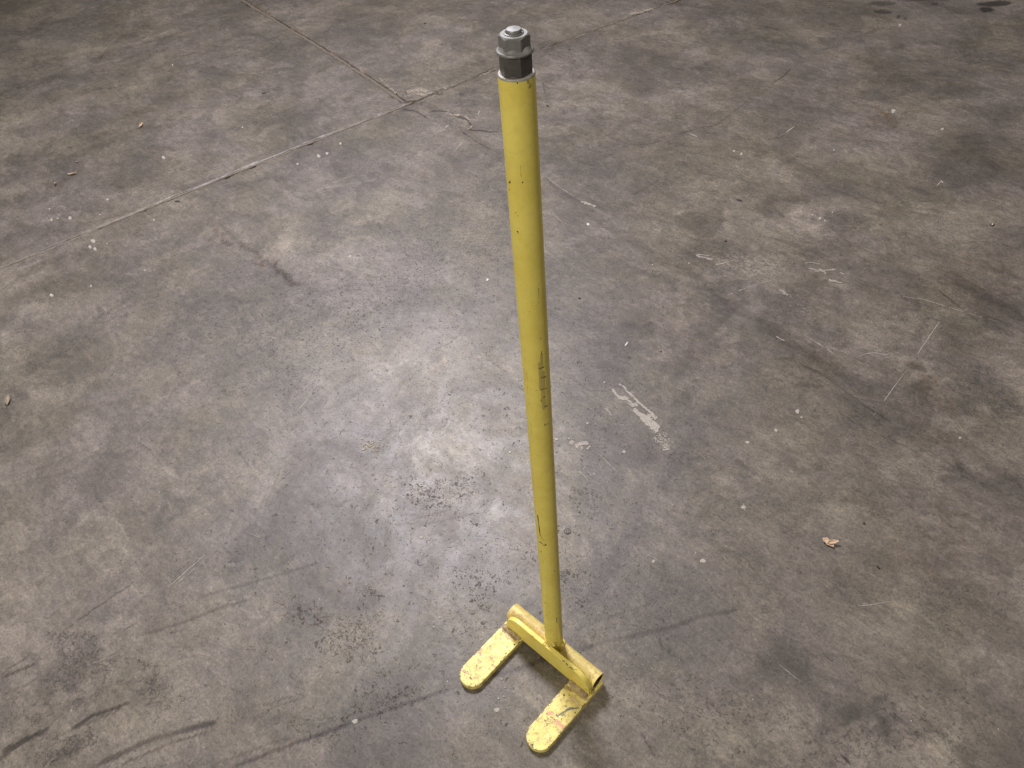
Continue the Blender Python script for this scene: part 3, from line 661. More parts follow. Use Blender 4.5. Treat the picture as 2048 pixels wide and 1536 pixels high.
DROPS = [(1595,823,5.0,1),(1603,835,2.6,1),(1552,861,4.0,1),(1495,885,4.2,1),(1406,1122,6.2,1),(1307,1123,4.2,.7),(1391,1107,2,1),(1409,1187,4.5,.5),(1542,1184,6,.5),(1490,1222,5,.5),(1523,1162,4,.4),
 (1113,879,4.2,1),(1248,904,4,1),(1175,847,3,.9),(1209,765,2.4,1),(843,1075,4.5,.9),(994,1420,6.5,1),(1008,1393,2.4,1),(997,1397,2.8,1),(1003,1358,3,.7),(1010,1375,2,.7),(710,1443,6.5,.8),(879,1235,3.2,.9),(868,1254,2.6,1),(860,1150,1.6,1),
 (186,482,5,.8),(190,498,4,.9),(180,494,4,.8),(308,440,2.6,1),(214,488,1.8,1),(140,436,4,.9),(103,440,3,.9),(115,437,2,1),(99,418,2,1),(215,399,3,.7),(327,315,4,.7),(637,312,4,.9),(654,307,3.4,.9),(595,328,2.6,1),(505,352,6,.5),(555,341,2.6,.6),
 (681,287,3,.8),(1468,302,2.6,1),(1483,308,3,1),(1787,222,5,.8),(1800,50,3,.8),(1885,258,3,.9),(1625,430,2.2,1),(1640,437,3.4,.9),(1650,442,2.2,.9),(1665,425,2,.9),(103,591,4,1),(182,572,2.6,.9),(290,541,2.2,1),(466,600,4,.5),(700,513,4,.8),(1668,300,2,.9),
 (1630,783,5,.5),(1730,858,5,.5),(1487,1015,4,.8),(1945,1168,6,.5),(1920,876,3,.7),(1822,1442,2,1),(485,255,2,.8),(345,130,2,.8),(150,1010,2,.5),(1020,915,3,.6)]
for i, (u, v, r, q) in enumerate([d for d in DROPS if d[3] >= .7]):
    V = []; Fc = []
    if q >= .7: add_blob(V, Fc, blobpoly(u, v, r*.80, i, 14, 1.15, .2, .26), .0011)
    else:        # ring-like or worn drop: several flecks on a circle
        for k in range(9):
            a = k*.7; add_blob(V, Fc, blobpoly(u+r*math.cos(a)*1.1, v+r*.8*math.sin(a), 1.0+.6*((k*37) % 5)/5, i*10+k, 7, 1.4, a), .0006)
    mesh_obj('paint_drop', V, Fc, MAT_WPAINT if q > .6 else MAT_CHALK, floor)
V = []; Fc = []
for k in range(7):       # star-shaped paint spatter
    a = k*2*math.pi/7+.3; L = (9, 11, 8, 10, 9, 12, 8)[k]
    add_blob(V, Fc, [(1487+2.5*math.cos(a-1), 1015+2*math.sin(a-1)), (1487+L*math.cos(a), 1015+L*.75*math.sin(a)), (1487+2.5*math.cos(a+1), 1015+2*math.sin(a+1))], .0006)
mesh_obj('paint_drop', V, Fc, MAT_CHALK, floor)

def ring(u, v, ro, ri, mat, name, z=.001, n=28, asp=.85, par=floor):
    V = []; Fc = []
    for k in range(n):
        a = 2*math.pi*k/n
        for r, zz in ((ro, .0003), (ro*.93, z+.0006), (ri*1.07, z+.0006), (ri, .0003)):
            g = ground(u+r*math.cos(a), v+r*asp*math.sin(a)); V.append((g[0], g[1], zz))
    for k in range(n):
        k2 = (k+1) % n
        for j in range(3): Fc.append((4*k+j, 4*k2+j, 4*k2+j+1, 4*k+j+1))
    return mesh_obj(name, V, Fc, mat, par)
MAT_DARKRING = simple('dirt_filled_groove', (.10, .085, .07), .8, 0, .2, 200, .3, .001)
def anchor(u, v, r, label):
    root = bpy.data.objects.new('floor_anchor', None); COL.objects.link(root); g = ground(u, v); root.location = (g[0], g[1], 0)
    tag(root, label, 'floor anchor')
    parts = []
    o1 = ring(u, v, r, r*.80, MAT_DARKRING, 'groove', .0003, par=None)
    o2 = ring(u, v, r*.72, r*.42, MAT_BARE_D, 'sleeve', .0016, par=None)
    V = []; Fc = []; add_blob(V, Fc, blobpoly(u, v, r*.34, 1, 14, 1, 0, .03), .0018); o3 = mesh_obj('stud', V, Fc, MAT_BARE_D)
    for o in (o1, o2, o3):
        o.data.transform(Matrix.Translation((-g[0], -g[1], 0))); o.parent = root
MAT_BARE_D = simple('dusty_anchor_steel', (.20, .18, .16), .6, .3, .12, 200, .4, .001)
anchor(1135, 1063, 7.5, 'round flush metal anchor sunk in the concrete right of the lower pole')
anchor(880, 186, 5.2, 'small round anchor beside the broken joint where the slabs meet')

# ------------------------------------------------------------------ the yellow tool
W2, w_, YT, YP, TP, HP, TR, YB, PX, TT = .14179, .06424, -.39024, -.21464, .01223, .07176, .02219, -.16594, .00097, .01509
PY = YP+TP+TR; PR = .0213; ZTOP = 1.4625
tool = bpy.data.objects.new('two_pronged_pole', None); COL.objects.link(tool); tool.location = (PX, PY, 0)
tag(tool, 'tall yellow painted steel pole standing on two flat prongs, grey flange nut on its top', 'pole tool')
OFF = np.array([PX, PY, 0.0])
def tgrid(name, P, mat, wrap=False, parent=None):
    o = grid_mesh(name, P-OFF, mat, parent or tool, wrap); return o
def ray(u, v):
    d = R.T @ np.array([(u-1024)/F, (v-768)/F, 1.0]); return d/np.linalg.norm(d)
def hit_pole(u, v):
    d = ray(u, v); ox, oy = CAM[0]-PX, CAM[1]-PY
    a = d[0]**2+d[1]**2; b = 2*(ox*d[0]+oy*d[1]); c = ox*ox+oy*oy-PR*PR
    disc = b*b-4*a*c
    k = (-b-math.sqrt(max(disc, 0)))/(2*a); return CAM+d*k
def hit_z(u, v, z): return ground(u, v, z)
def hit_y(u, v, y):
    d = ray(u, v); return CAM+d*((y-CAM[1])/d[1])
def mark(P, strokes, hit, base=(0, 0, 0)):
    """attribute rgba from strokes [(pixel points, width px, rgb, strength)] on surface points P."""
    A = np.zeros(P.shape[:-1]+(4,)); A[..., :3] = base
    for pts, wd, rgb, st in strokes:
        H = [hit(*p) for p in pts]
        scale = np.linalg.norm(H[0]-CAM)/F
        hw = max(wd*scale/2, .0007)
        for i in range(max(1, len(H)-1)):
            a = H[i]; b = H[i+1] if len(H) > 1 else H[i]+1e-6
            d = b-a; L2 = d@d+1e-12
            q = P-a; t = np.clip((q@d)/L2, 0, 1)
            dist = np.linalg.norm(q-t[..., None]*d, axis=-1)
            k = st*(1-sstep(.5, 1.5, dist/hw))
            m = k > A[..., 3]
            A[..., 3] = np.where(m, k, A[..., 3])
            A[m, 0], A[m, 1], A[m, 2] = rgb
    return A
BLK = (.045, .035, .02); GRM = (.20, .16, .05); BRN = (.28, .17, .09); PNK = (.72, .36, .24); GRY = (.20, .20, .14); OLV = (.36, .30, .08)

# pole
nz = 760; na = 96
zz = np.linspace(.037, ZTOP-.0012, nz); aa = np.linspace(0, 2*math.pi, na, endpoint=False)
Zg, Ag = np.meshgrid(zz, aa, indexing='ij')
rr_ = PR*np.ones_like(Zg)
rr_ += (fbm(Ag*1.2, Zg*3, 2.0, 3, 400)-.5)*.00025
lowk = 1-sstep(.10, .34, Zg)
rr_ += lowk*((fbm(np.cos(Ag)*1.5+3, Zg*5+np.sin(Ag), 1.6, 2, 401)-.5)*.0016)
P = np.stack([PX+rr_*np.cos(Ag), PY+rr_*np.sin(Ag), Zg], -1)
pole = tgrid('pole', P, MAT_POLE, wrap=True)
def s1(px, py): return (980+px/4.8, 140+py/4.8)
def s2(px, py): return (1000+px/4.8, 440+py/4.8)
def s3(px, py): return (1020+px/5.486, 740+py/5.486)
def s4(px, py): return (1040+px/5.486, 1000+py/5.486)
PM = [([s1(265,130)],4,BLK,.9), ([s1(280,150),s1(292,160)],2,OLV,.5), ([s1(370,110),s1(385,160)],12,OLV,.5), ([s1(145,140)],2.2,GRM,.7), ([s1(100,103),s1(110,110)],2,GRM,.6), ([s1(362,103)],2,GRM,.6),
 ([s1(296,920),s1(298,1000),s1(308,1050)],2.2,OLV,.6), ([s1(312,1076)],3.4,BLK,1), ([s1(192,1065),s1(190,1085)],3.4,BLK,1), ([s1(176,1085),s1(182,1090)],2,BLK,.9), ([s1(184,1146)],2.8,BLK,.95), ([s1(200,1178)],2,BLK,.9), ([s1(190,1108)],1.6,BLK,.8),
 ([s1(248,1370)],2.6,GRM,.9), ([s1(250,1375),s1(268,1402),s1(292,1415)],1.6,GRM,.6), ([s2(168,112),s2(173,122)],3.2,BLK,1), ([s2(148,243)],2,GRM,.9), ([s2(298,572)],2,GRM,.7), ([s2(370,655),s2(374,740)],1.8,GRM,.6), ([s2(372,740),s2(376,800)],3.5,(.52,.36,.07),.45),
 ([s2(195,740)],2,BLK,.9), ([s2(285,878),s2(298,886)],2,GRM,.7), ([s2(386,1145),s2(398,1135)],2.2,GRM,.9), ([s2(428,1175)],2,GRM,.8), ([s2(340,300)],2,OLV,.6), ([s2(342,325)],2,OLV,.6),
 ([s2(397,1262),s2(399,1285)],2,BLK,.8), ([s2(399,1290),s2(402,1400)],6,(.46,.37,.10),.85), ([s2(372,1424),s2(400,1419),s2(421,1413)],3,BLK,1.1), ([s2(398,1512),s2(420,1511),s2(441,1502)],2.2,BLK,1.05),
 ([s2(385,1380),s2(392,1440),s2(396,1530)],9,(.50,.41,.11),.85), ([s3(342,84),s3(365,80),s3(397,72)],2.4,BLK,1.1), ([s3(338,217),s3(365,209),s3(402,200)],1.9,BLK,1), ([s3(352,40),s3(355,200)],14,(.50,.41,.12),.9), ([s3(362,200),s3(378,420)],10,(.53,.44,.12),.85),
 ([s3(337,318),s3(360,305),s3(378,295)],1.8,BLK,.95), ([s3(368,299),s3(380,294)],2.6,BLK,1), ([s3(338,338),s3(350,337)],2,BLK,.9), ([s3(345,345),s3(365,365)],1.2,BLK,.8), ([s3(370,402),s3(390,398),s3(409,394)],2.4,BLK,1.05),
 ([s3(380,595),s3(386,612)],2.2,BLK,.95), ([s3(400,597),s3(425,588)],1.8,BLK,.85), ([s3(420,868)],1.8,BLK,.7), ([s3(320,1168)],2,GRM,.8), ([s3(290,1200),s3(330,1192)],1.4,OLV,.5),
 ([s3(185,20),s3(190,200),s3(205,330),s3(215,480),s3(222,560),s3(230,640),s3(236,720)],1.3,GRM,.62), ([s2(240,1210),s2(240,1330),s2(248,1530)],1.6,(.50,.34,.06),.52),
 ([s2(160,650),s2(185,1040),s2(195,1170)],1.3,BRN,.5), ([s4(193,165),s4(198,200),s4(206,270),s4(214,340),s4(222,385)],2.4,BLK,1), ([s4(222,385),s4(240,420),s4(270,445),s4(345,458)],1.4,BLK,.85),
 ([s4(210,455),s4(232,470),s4(245,475)],2.6,BLK,.95), ([s4(250,492),s4(275,500),s4(285,487)],3.2,GRM,.95), ([s4(228,562),s4(238,572)],2.8,BLK,.95), ([s4(362,400)],2.6,GRM,.9), ([s4(242,175)],2.4,GRM,.8), ([s4(165,115),s4(175,130)],1.6,GRM,.7),
 ([s4(375,775),s4(388,778)],2.4,GRM,.9), ([s4(350,912)],2.2,GRM,.9), ([s4(378,1076)],2.6,GRM,.95), ([s4(390,1130)],2.4,GRM,.95), ([s4(265,1120),s4(285,1135)],2.4,BLK,.95), ([s4(335,1198)],2.2,GRM,.8), ([s4(270,735)],2,GRM,.8), ([s4(250,590),s4(255,710)],3,OLV,.45), ([s4(280,1260),s4(290,1270)],2,GRM,.7),
 ([s4(402,1290),s4(406,1350)],1.6,GRM,.75), ([s4(335,990),s4(345,1090),s4(350,1180)],1.2,(.80,.70,.20),.5), ([s4(395,1190),s4(410,1300)],6,OLV,.4), ([(1108,1285),(1114,1286)],5,(.42,.25,.05),.6)]
for k in range(40):
    r1 = random.Random(900+k); zc = .1+1.3*r1.random(); an = r1.random()*6.28
set_attr(pole, 'wear', mark(P, PM, hit_pole))
# more small chips on the sides the photograph does not show come from the material
# bare steel rim and the recess behind it
def lathe(name, prof, mat, n=64, parent=None, cx=PX, cy=PY):
    a = np.linspace(0, 2*math.pi, n, endpoint=False)
    Pp = np.zeros((len(prof), n, 3))
    for i, (r, z) in enumerate(prof):
        Pp[i, :, 0] = cx+r*np.cos(a); Pp[i, :, 1] = cy+r*np.sin(a); Pp[i, :, 2] = z
    return tgrid(name, Pp, mat, True, parent)
lathe('rim', [(.0214, ZTOP-.0022), (.0214, ZTOP-.0012), (.0209, ZTOP-.0002), (.0200, ZTOP+.0003), (.0188, ZTOP+.0003), (.0176, ZTOP), (.0160, ZTOP-.0002)], MAT_BARE)

def hexnut(name, r, psi, z0, z1, mat, ch=.0018, chb=.0006, parent=None, hole=None):
    """hexagonal prism with a circular chamfer on its top corners."""
    n = 72; a = np.linspace(0, 2*math.pi, n, endpoint=False)
    da = (a-math.radians(psi)) % (math.pi/3)-math.pi/6
    rh = r*math.cos(math.pi/6)/np.cos(da)                  # distance to the flat side
    rin = r*math.cos(math.pi/6)
    rnd = np.minimum(rh, r*.985)
    rows = []
    for rrad, z in ((np.minimum(rnd, rin*1.02), z0), (rnd-.0002, z0+chb), (rnd, z0+chb*2)):
        rows.append((rrad, np.full(n, z)))
    zc = z1-(rnd-rin*.97)*.62-.0002
    rows.append((rnd, zc-.0003)); rows.append((rnd-.0003, zc))
    rows.append((np.full(n, rin*.955), np.full(n, z1)))
    rows.append((np.full(n, hole or .0005), np.full(n, z1)))
    Pp = np.stack([np.stack([PX+rr0*np.cos(a), PY+rr0*np.sin(a), z], -1) for rr0, z in rows])
    o = tgrid(name, Pp, mat, True, parent)
    return o
def flat(o, ang=35):
    me = o.data
    me.polygons.foreach_set('use_smooth', np.ones(len(me.polygons), dtype=bool))
    try:
        me.set_sharp_from_angle(angle=math.radians(ang))
    except Exception:
        pass
lower = hexnut('hex_coupling', .0191, 31, ZTOP+.0004, 1.4862, MAT_DARKST, hole=.012); flat(lower, 22)
zf = 1.4850
fl = lathe('flange_nut', [(.012, zf+.0006), (.0195, zf), (.0206, zf+.0008), (.0210, zf+.0020), (.0207, zf+.0032), (.0199, zf+.0038), (.0190, zf+.0040), (.0178, zf+.0052), (.0160, zf+.0076), (.0150, zf+.0085)], MAT_ZINC, 96)
up = hexnut('hex_head', .0180, 37, zf+.0030, 1.5052, MAT_ZINC, hole=.0105, parent=fl); flat(up, 22)
be = lathe('bolt_end', [(.0112, 1.5010), (.0112, 1.5050), (.0108, 1.5062), (.0098, 1.5066), (.0095, 1.5056), (.0090, 1.5056), (.0087, 1.5064), (.0087, 1.5086), (.0079, 1.5098), (.0004, 1.5102)], MAT_ZINC, 48)
flat(fl, 50); flat(be, 40)

# crossbar tube (hollow, open at the right end)
x0, x1 = -W2+.002, W2-.005; tz = TT+TR; ty = PY
xs = np.linspace(x0, x1, 190); n = 72; a = np.linspace(0, 2*math.pi, n, endpoint=False)
prof_x = np.concatenate([[x0+.004, x0+.0005], xs, [x1+.0003, x1+.0002, x1-.001, x1-.002]])
prof_r = np.concatenate([[TR-.0045, TR-.002], np.full(len(xs), TR), [TR-.0008, TR-.0030, TR-.0032, TR-.0032]])
prof_r[2] -= .0008
P = np.zeros((len(prof_x), n, 3))
P[..., 0] = prof_x[:, None]; P[..., 1] = ty+prof_r[:, None]*np.cos(a); P[..., 2] = tz+prof_r[:, None]*np.sin(a)
P[2:-4, :, 1:] += (fbm(P[2:-4, :, 0]*1, np.broadcast_to(a, P[2:-4, :, 0].shape)*.05, 60, 3, 7)[..., None]-.5)*.0006
tube = tgrid('crossbar_tube', P, MAT_TUBE, True)
TM = [([(1120,1312),(1160,1340),(1175,1352)],9,(.58,.42,.20),.40), ([(1185,1337),(1195,1345)],4,(.95,.88,.35),.6), ([(1040,1237),(1052,1247)],5,(.55,.38,.20),.40), ([(1170,1322),(1176,1327)],2.5,(.95,.88,.35),.6), ([(1033,1225)],2.4,GRM,.8),
      ([(1180,1345),(1184,1352),(1182,1360)],1.6,(.5,.36,.14),.5), ([(1040,1240),(1055,1250),(1070,1262)],7,(.66,.47,.25),.42)]
def hit_tube(u, v): return hit_z(u, v, tz+TR*.8)
Pb = np.zeros((4, n, 3))
for k, (bx, br) in enumerate(((x1-.0015, TR-.00325), (x1-.03, TR-.0033), (x1-.14, TR-.0033), (x1-.1401, .0005))):
    Pb[k, :, 0] = bx; Pb[k, :, 1] = ty+br*np.cos(a); Pb[k, :, 2] = tz+br*np.sin(a)
tgrid('tube_bore', Pb, MAT_BORE, True, tube)
set_attr(tube, 'wear', mark(P, TM, hit_tube))

# upright plate standing in front of the tube
xl, xr = -.1285, .1365; cr = .045
xs = np.concatenate([xl+(xr-xl)*.5*(1-np.cos(np.linspace(0, math.pi, 300)))])
def ph(x):
    h = np.full_like(x, HP)
    for e, s in ((xl, 1), (xr, -1)):
        d = (x-e)*s
        m = d < cr
        h[m] = HP-.052*(1-np.sqrt(np.clip(1-((cr-d[m])/cr)**2, 0, 1)))
    return h
H = ph(xs)+TT
rows = []
bv = .0016
edge_noise = (fbm(xs, xs*0+3, 160, 3, 31)-.5)*.0006
nfr = 34
front = [(0, k/nfr) for k in range(nfr)]
Pl = []
for k in range(nfr+1):
    f = k/nfr; Pl.append(np.stack([xs, np.full_like(xs, YP)+(fbm(xs, xs*0+f*.07, 30, 3, 32)-.5)*.0008, TT-.0006+(H-bv-TT+.0006)*f], -1))
for ang in (30, 60): Pl.append(np.stack([xs, np.full_like(xs, YP)+bv*(1-math.cos(math.radians(ang))), H-bv+bv*math.sin(math.radians(ang))+edge_noise], -1))
for f in np.linspace(0, 1, 9): Pl.append(np.stack([xs, YP+bv+(TP-2*bv)*f+0*xs, H+edge_noise*.5], -1))
Pl.append(np.stack([xs, np.full_like(xs, YP+TP-bv*.4), H-bv*.5], -1))
Pl.append(np.stack([xs, np.full_like(xs, YP+TP-.0004), H-bv], -1)); Pl.append(np.stack([xs, np.full_like(xs, YP+TP-.0004), np.full_like(xs, TT-.0006)], -1)); Pl.append(Pl[0].copy())
P = np.stack(Pl)
ends = []
plate = tgrid('upright_plate', P, MAT_PLATE)
# end caps of the plate
bmv = []; bmf = []
for j, e in ((0, 1), (-1, -1)):
    loop = [tuple(P[i, j]-OFF) for i in range(P.shape[0]-1)]
    b0 = len(plate.data.vertices)
    bmp = bmesh.new(); bmp.from_mesh(plate.data); bmp.verts.ensure_lookup_table()
    idx = [i*P.shape[1]+(0 if j == 0 else P.shape[1]-1) for i in range(P.shape[0]-1)]
    try: bmp.faces.new([bmp.verts[i] for i in (idx if j == 0 else idx[::-1])])
    except Exception: pass
    bmp.to_mesh(plate.data); bmp.free()
def hit_plate(u, v): return hit_y(u, v, YP)
def tp(x, y): return (1110+x/17.07, 1310+y/17.07)
PLM = [([tp(90,90),tp(150,140),tp(210,190),tp(260,200),tp(320,230),tp(370,290),tp(420,330)],1.0,GRY,.7), ([tp(270,190),tp(320,220)],2.4,GRY,1), ([tp(380,290),tp(420,340)],2.6,GRY,1), ([tp(490,415),tp(560,430),tp(600,490)],2.4,GRY,1),
       ([tp(610,480),tp(720,500),tp(800,515),tp(850,545)],1.0,GRY,.75), ([tp(870,570)],2,GRY,.8), ([tp(930,670)],3.2,(.22,.26,.12),1), ([tp(1020,755)],2.4,GRY,.8), ([tp(895,985)],2.6,GRM,1), ([tp(1050,1150),tp(1100,1190)],3,BLK,.9), ([tp(1060,1050),tp(1080,1120)],2,GRM,.8), ([tp(1090,950)],2,GRM,.8),
       ([(1066,1273)],2.6,GRM,1), ([(1020,1237),(1033,1243),(1040,1250)],1.2,GRM,.75), ([(1071,1295)],1.6,GRM,.7)]
A1 = mark(P, PLM[:9], lambda u, v: hit_z(u, v, TT+HP)); A2 = mark(P, PLM, lambda u, v: hit_y(u, v, YP+.001))
k = A2[..., 3] > A1[..., 3]; A1[k] = A2[k]
set_attr(plate, 'wear', A1)

# prongs
def prong(xc, marks, label=None):
    yy = np.concatenate([YT+w_/2*(1-np.cos(np.linspace(0.02, math.pi/2, 60))), np.linspace(YT+w_/2, YB, 200)[1:]])
    s = np.sin(np.linspace(-math.pi/2, math.pi/2, 75))
    hw = np.where(yy < YT+w_/2, np.sqrt(np.clip((w_/2)**2-(YT+w_/2-yy)**2, 0, None)), w_/2)
    Xg = xc+hw[:, None]*s[None, :]; Yg = np.broadcast_to(yy[:, None], Xg.shape)
    dist = np.where(Yg < YT+w_/2, w_/2-np.hypot(Xg-xc, Yg-(YT+w_/2)), w_/2-np.abs(Xg-xc)); dist = np.clip(dist, 0, None)
    dist = np.minimum(dist, (YB-Yg)+.0)
    b = .0019
    q = np.clip(1-dist/b, 0, 1); Z = TT-b+b*np.sqrt(1-q*q)
    Z = Z+(fbm(Xg, Yg, 45, 4, 600)-.5)*.0011*(dist > b*.5)+(fbm(Xg, Yg, 12, 2, 601)-.5)*.0008
    jit = (fbm(Xg*3, Yg, 90, 3, 602)-.5)*.0010*np.sign(s)[None, :]*(dist < .002)
    top = np.stack([Xg+jit, Yg, Z], -1)
    # sides: outline of the top carried down to the ground
    o = tgrid('prong', top, MAT_PRONG)
    outl = np.concatenate([top[::-1, 0], top[:, -1]])      # back-left ... tip ... back-right
    rows = [outl+np.array([0, 0, 0])]
    c = np.array([xc, (YT+YB)/2, 0])
    for z in (TT*.6, TT*.3, .0006):
        r = outl.copy(); r[:, 2] = z
        out = r-np.array([xc, 0, 0]); r[:, 0] = xc+out[:, 0]*1.012; rows.append(r)
    side = np.stack(rows)
    sd = tgrid('side_edge', side, MAT_PRONG, parent=o)
    bk = np.stack([np.stack([top[-1, :, 0], top[-1, :, 1], top[-1, :, 2]], -1), np.stack([top[-1, :, 0], top[-1, :, 1], np.full(75, .0006)], -1)])
    be_ = tgrid('back_edge', bk, MAT_PRONG, parent=o)
    for oo, PP in ((o, top), (sd, side), (be_, bk)):
        A = mark(PP, marks, lambda u, v: hit_z(u, v, TT))
        if oo is o:
            ed = (1-sstep(.0012, .0045, dist))*sstep(.56, .68, fbm(Xg, Yg, 110, 4, 610))
            ed = np.maximum(ed, .6*sstep(.74, .80, fbm(Xg, Yg, 160, 3, 611))*sstep(.4, .6, fbm(Xg, Yg, 25, 2, 612)))
            scr = sstep(.66, .74, fbm(Xg*6, Yg*.8, 120, 3, 613))*.55*sstep(.45, .6, fbm(Xg, Yg, 18, 2, 614))
            for e_, c_ in ((ed, (.26, .20, .09)), (scr, (.50, .40, .16))):
                k = e_ > A[..., 3]; A[k, 0], A[k, 1], A[k, 2] = c_; A[..., 3] = np.maximum(A[..., 3], e_)
        set_attr(oo, 'wear', A)
    return o
def r4(x, y): return (910+x/17.07, 1300+y/17.07)
def r3(x, y): return (1040+x/17.07, 1420+y/17.07)
def r6(x, y): return (990+x/25.6, 1230+y/25.6)
def r2z(x, y): return (860+x/4.085, 1160+y/4.085)
LM = [([r4(790,60),r4(860,120),r4(880,170)],6,PNK,.55), ([r4(900,160),r4(1000,230),r4(1090,300)],5,PNK,.42), ([r4(850,100),r4(870,130)],2,BRN,.9), ([r4(1260,500),r4(1340,560),r4(1380,600)],6,PNK,.48), ([r4(1270,515)],2.4,GRM,.9), ([r4(240,690),r4(330,750),r4(400,800)],4,PNK,.55), ([r4(290,750),r4(350,780)],2,BRN,.8),
      ([r4(450,830),r4(560,880)],4,PNK,.5), ([r4(520,940),r4(540,980)],3.6,BRN,.9), ([r4(460,790)],2.2,GRM,.8), ([r4(740,520)],3,GRM,.7), ([r4(850,620)],3,GRM,.6), ([r4(680,640)],2.4,GRM,.6), ([r4(1740,120)],3.4,GRM,.9), ([r4(1720,200),r4(1680,240)],2,GRM,.7), ([r4(700,1180)],1.8,BRN,.8),
      ([r4(210,610),r4(230,630)],2,BRN,.8), ([r4(200,1110),r4(320,1220)],1.6,BRN,.7), ([r4(600,500),r4(820,640)],9,OLV,.38), ([r4(640,760),r4(760,680)],5,OLV,.42), ([r2z(690,528)],3.4,BLK,1),
      ([r6(430,800),r6(600,860),r6(740,980),r6(900,1120),r6(1060,1240)],7,(.34,.24,.15),.62), ([r6(440,520),r6(470,760),r6(560,830)],8,(.30,.21,.14),.75), ([r6(700,620),r6(760,700),r6(720,860)],9,(.33,.25,.18),.75), ([r6(900,900),r6(1150,1150)],13,(.42,.33,.20),.62),
      ([r2z(455,540),r2z(500,520)],8,(.80,.60,.30),.42), ([r2z(470,480),r2z(540,440)],6,(.75,.50,.30),.38), ([r2z(640,480),r2z(620,440)],8,(.58,.46,.2),.5)]
RM = [([r3(960,100),r3(1040,90),r3(1100,80)],5,PNK,.62), ([r3(960,170),r3(1100,140)],4,PNK,.55), ([r3(1120,230),r3(1250,400)],6,PNK,.45), ([r3(1250,360),r3(1350,480),r3(1480,590)],7,PNK,.62), ([r3(840,340),r3(870,400)],3,BRN,.65), ([r3(900,130),r3(940,140)],2,GRM,.9), ([r3(1040,230),r3(1110,270)],1.8,GRM,.95), ([r3(1150,310),r3(1200,350)],1.8,GRM,.9),
      ([r3(1250,180),r3(1290,230)],3.4,GRY,1), ([r3(1320,180),r3(1400,120),r3(1480,80)],2.6,GRY,1), ([r3(1460,80),r3(1540,60),r3(1600,-20),r3(1700,-60),r3(1800,-70)],3,GRY,1), ([r3(1480,110),r3(1510,180)],2.2,GRY,.95), ([r3(1430,150),r3(1450,190)],2.4,GRY,.9), ([r2z(1100,1075),r2z(1150,1055),r2z(1215,1045)],2.6,GRY,1),
      ([r3(1420,310)],3,GRM,.85), ([r3(370,650)],2.2,(.25,.32,.1),.9), ([r3(460,660)],2.2,(.25,.32,.1),.9), ([r3(860,570)],2,GRM,.8), ([r3(1880,90)],3.4,GRM,.8), ([r3(430,1190)],3.4,BLK,1), ([r3(380,1180),r3(440,1260)],3,BRN,.9), ([r3(310,1040)],2.4,GRM,.7), ([r3(990,1260)],3,BLK,.9), ([r3(450,1150),r3(480,1080)],1.6,OLV,.6), ([r3(1660,540),r3(1640,590)],2.6,BLK,.9),
      ([r3(1160,920)],2,GRM,.7), ([r2z(1095,940)],4.5,(.22,.20,.07),1), ([r2z(1137,938)],2.6,GRM,.9), ([r2z(1150,950),r2z(1200,1000)],12,(.62,.50,.26),.5), ([r2z(1110,880),r2z(1180,900),r2z(1270,970)],9,(.50,.38,.17),.62), ([r2z(1120,870),r2z(1150,905)],4,(.34,.25,.1),.8),
      ([r2z(1060,920),r2z(1040,960)],4,(.70,.55,.25),.45), ([r2z(1180,1100),r2z(1150,1180)],6,(.70,.55,.2),.45)]
prong(-(W2-w_/2), LM); prong(W2-w_/2, RM)

# weld beads
def bead(name, pts, rad, mat, seed=0, n=9, lump=.45, flatz=1.0):
    pts = [np.array(p, float) for p in pts]
    S = []
    for i in range(len(pts)-1):
        L = np.linalg.norm(pts[i+1]-pts[i]); k = max(2, int(L/.0015))
        for j in range(k): S.append(pts[i]+(pts[i+1]-pts[i])*j/k)
    S.append(pts[-1]); S = np.array(S); m = len(S)
    T = np.gradient(S, axis=0); T /= np.linalg.norm(T, axis=1)[:, None]+1e-9
    up = np.array([0, 0, 1.0]); P = np.zeros((m, n, 3))
    s = np.arange(m)*.0015
    for i in range(m):
        a1 = np.cross(T[i], up); a1 /= np.linalg.norm(a1)+1e-9; a2 = np.cross(a1, T[i])
        e = min(1, (i+.3)/3, (m-i-.7)/3); e = max(e, .05)**.5
        for j in range(n):
            an = 2*math.pi*j/n
            rj = rad*e*(1+lump*(vnoise(np.array(s[i]*150), np.array(an*1.3), seed)-.5)+.05*math.sin(s[i]*900))
            P[i, j] = S[i]+a1*rj*math.cos(an)+a2*rj*math.sin(an)*flatz
    return tgrid(name, P, mat, True)
bead('weld_bead', [(-W2+.004, YP-.002, TT+.001), (-W2+w_-.002, YP-.002, TT+.001)], .0075, MAT_WELD, 1, 11, .35)
bead('weld_bead', [(W2-w_+.002, YP-.003, TT+.001), (W2-.006, YP-.003, TT+.001)], .0085, MAT_WELD, 2, 11, .35)
bead('weld_bead', [(W2-.006, YP+.002, TT), (W2-.005, YP+TP+.006, TT+.001)], .004, MAT_WELDY, 3)
bead('weld_bead', [(xr-.001, YP+TP*.5, TT+.004), (xr-.0005, YP+TP*.5, TT+.022)], .0030, MAT_WELDY, 4)
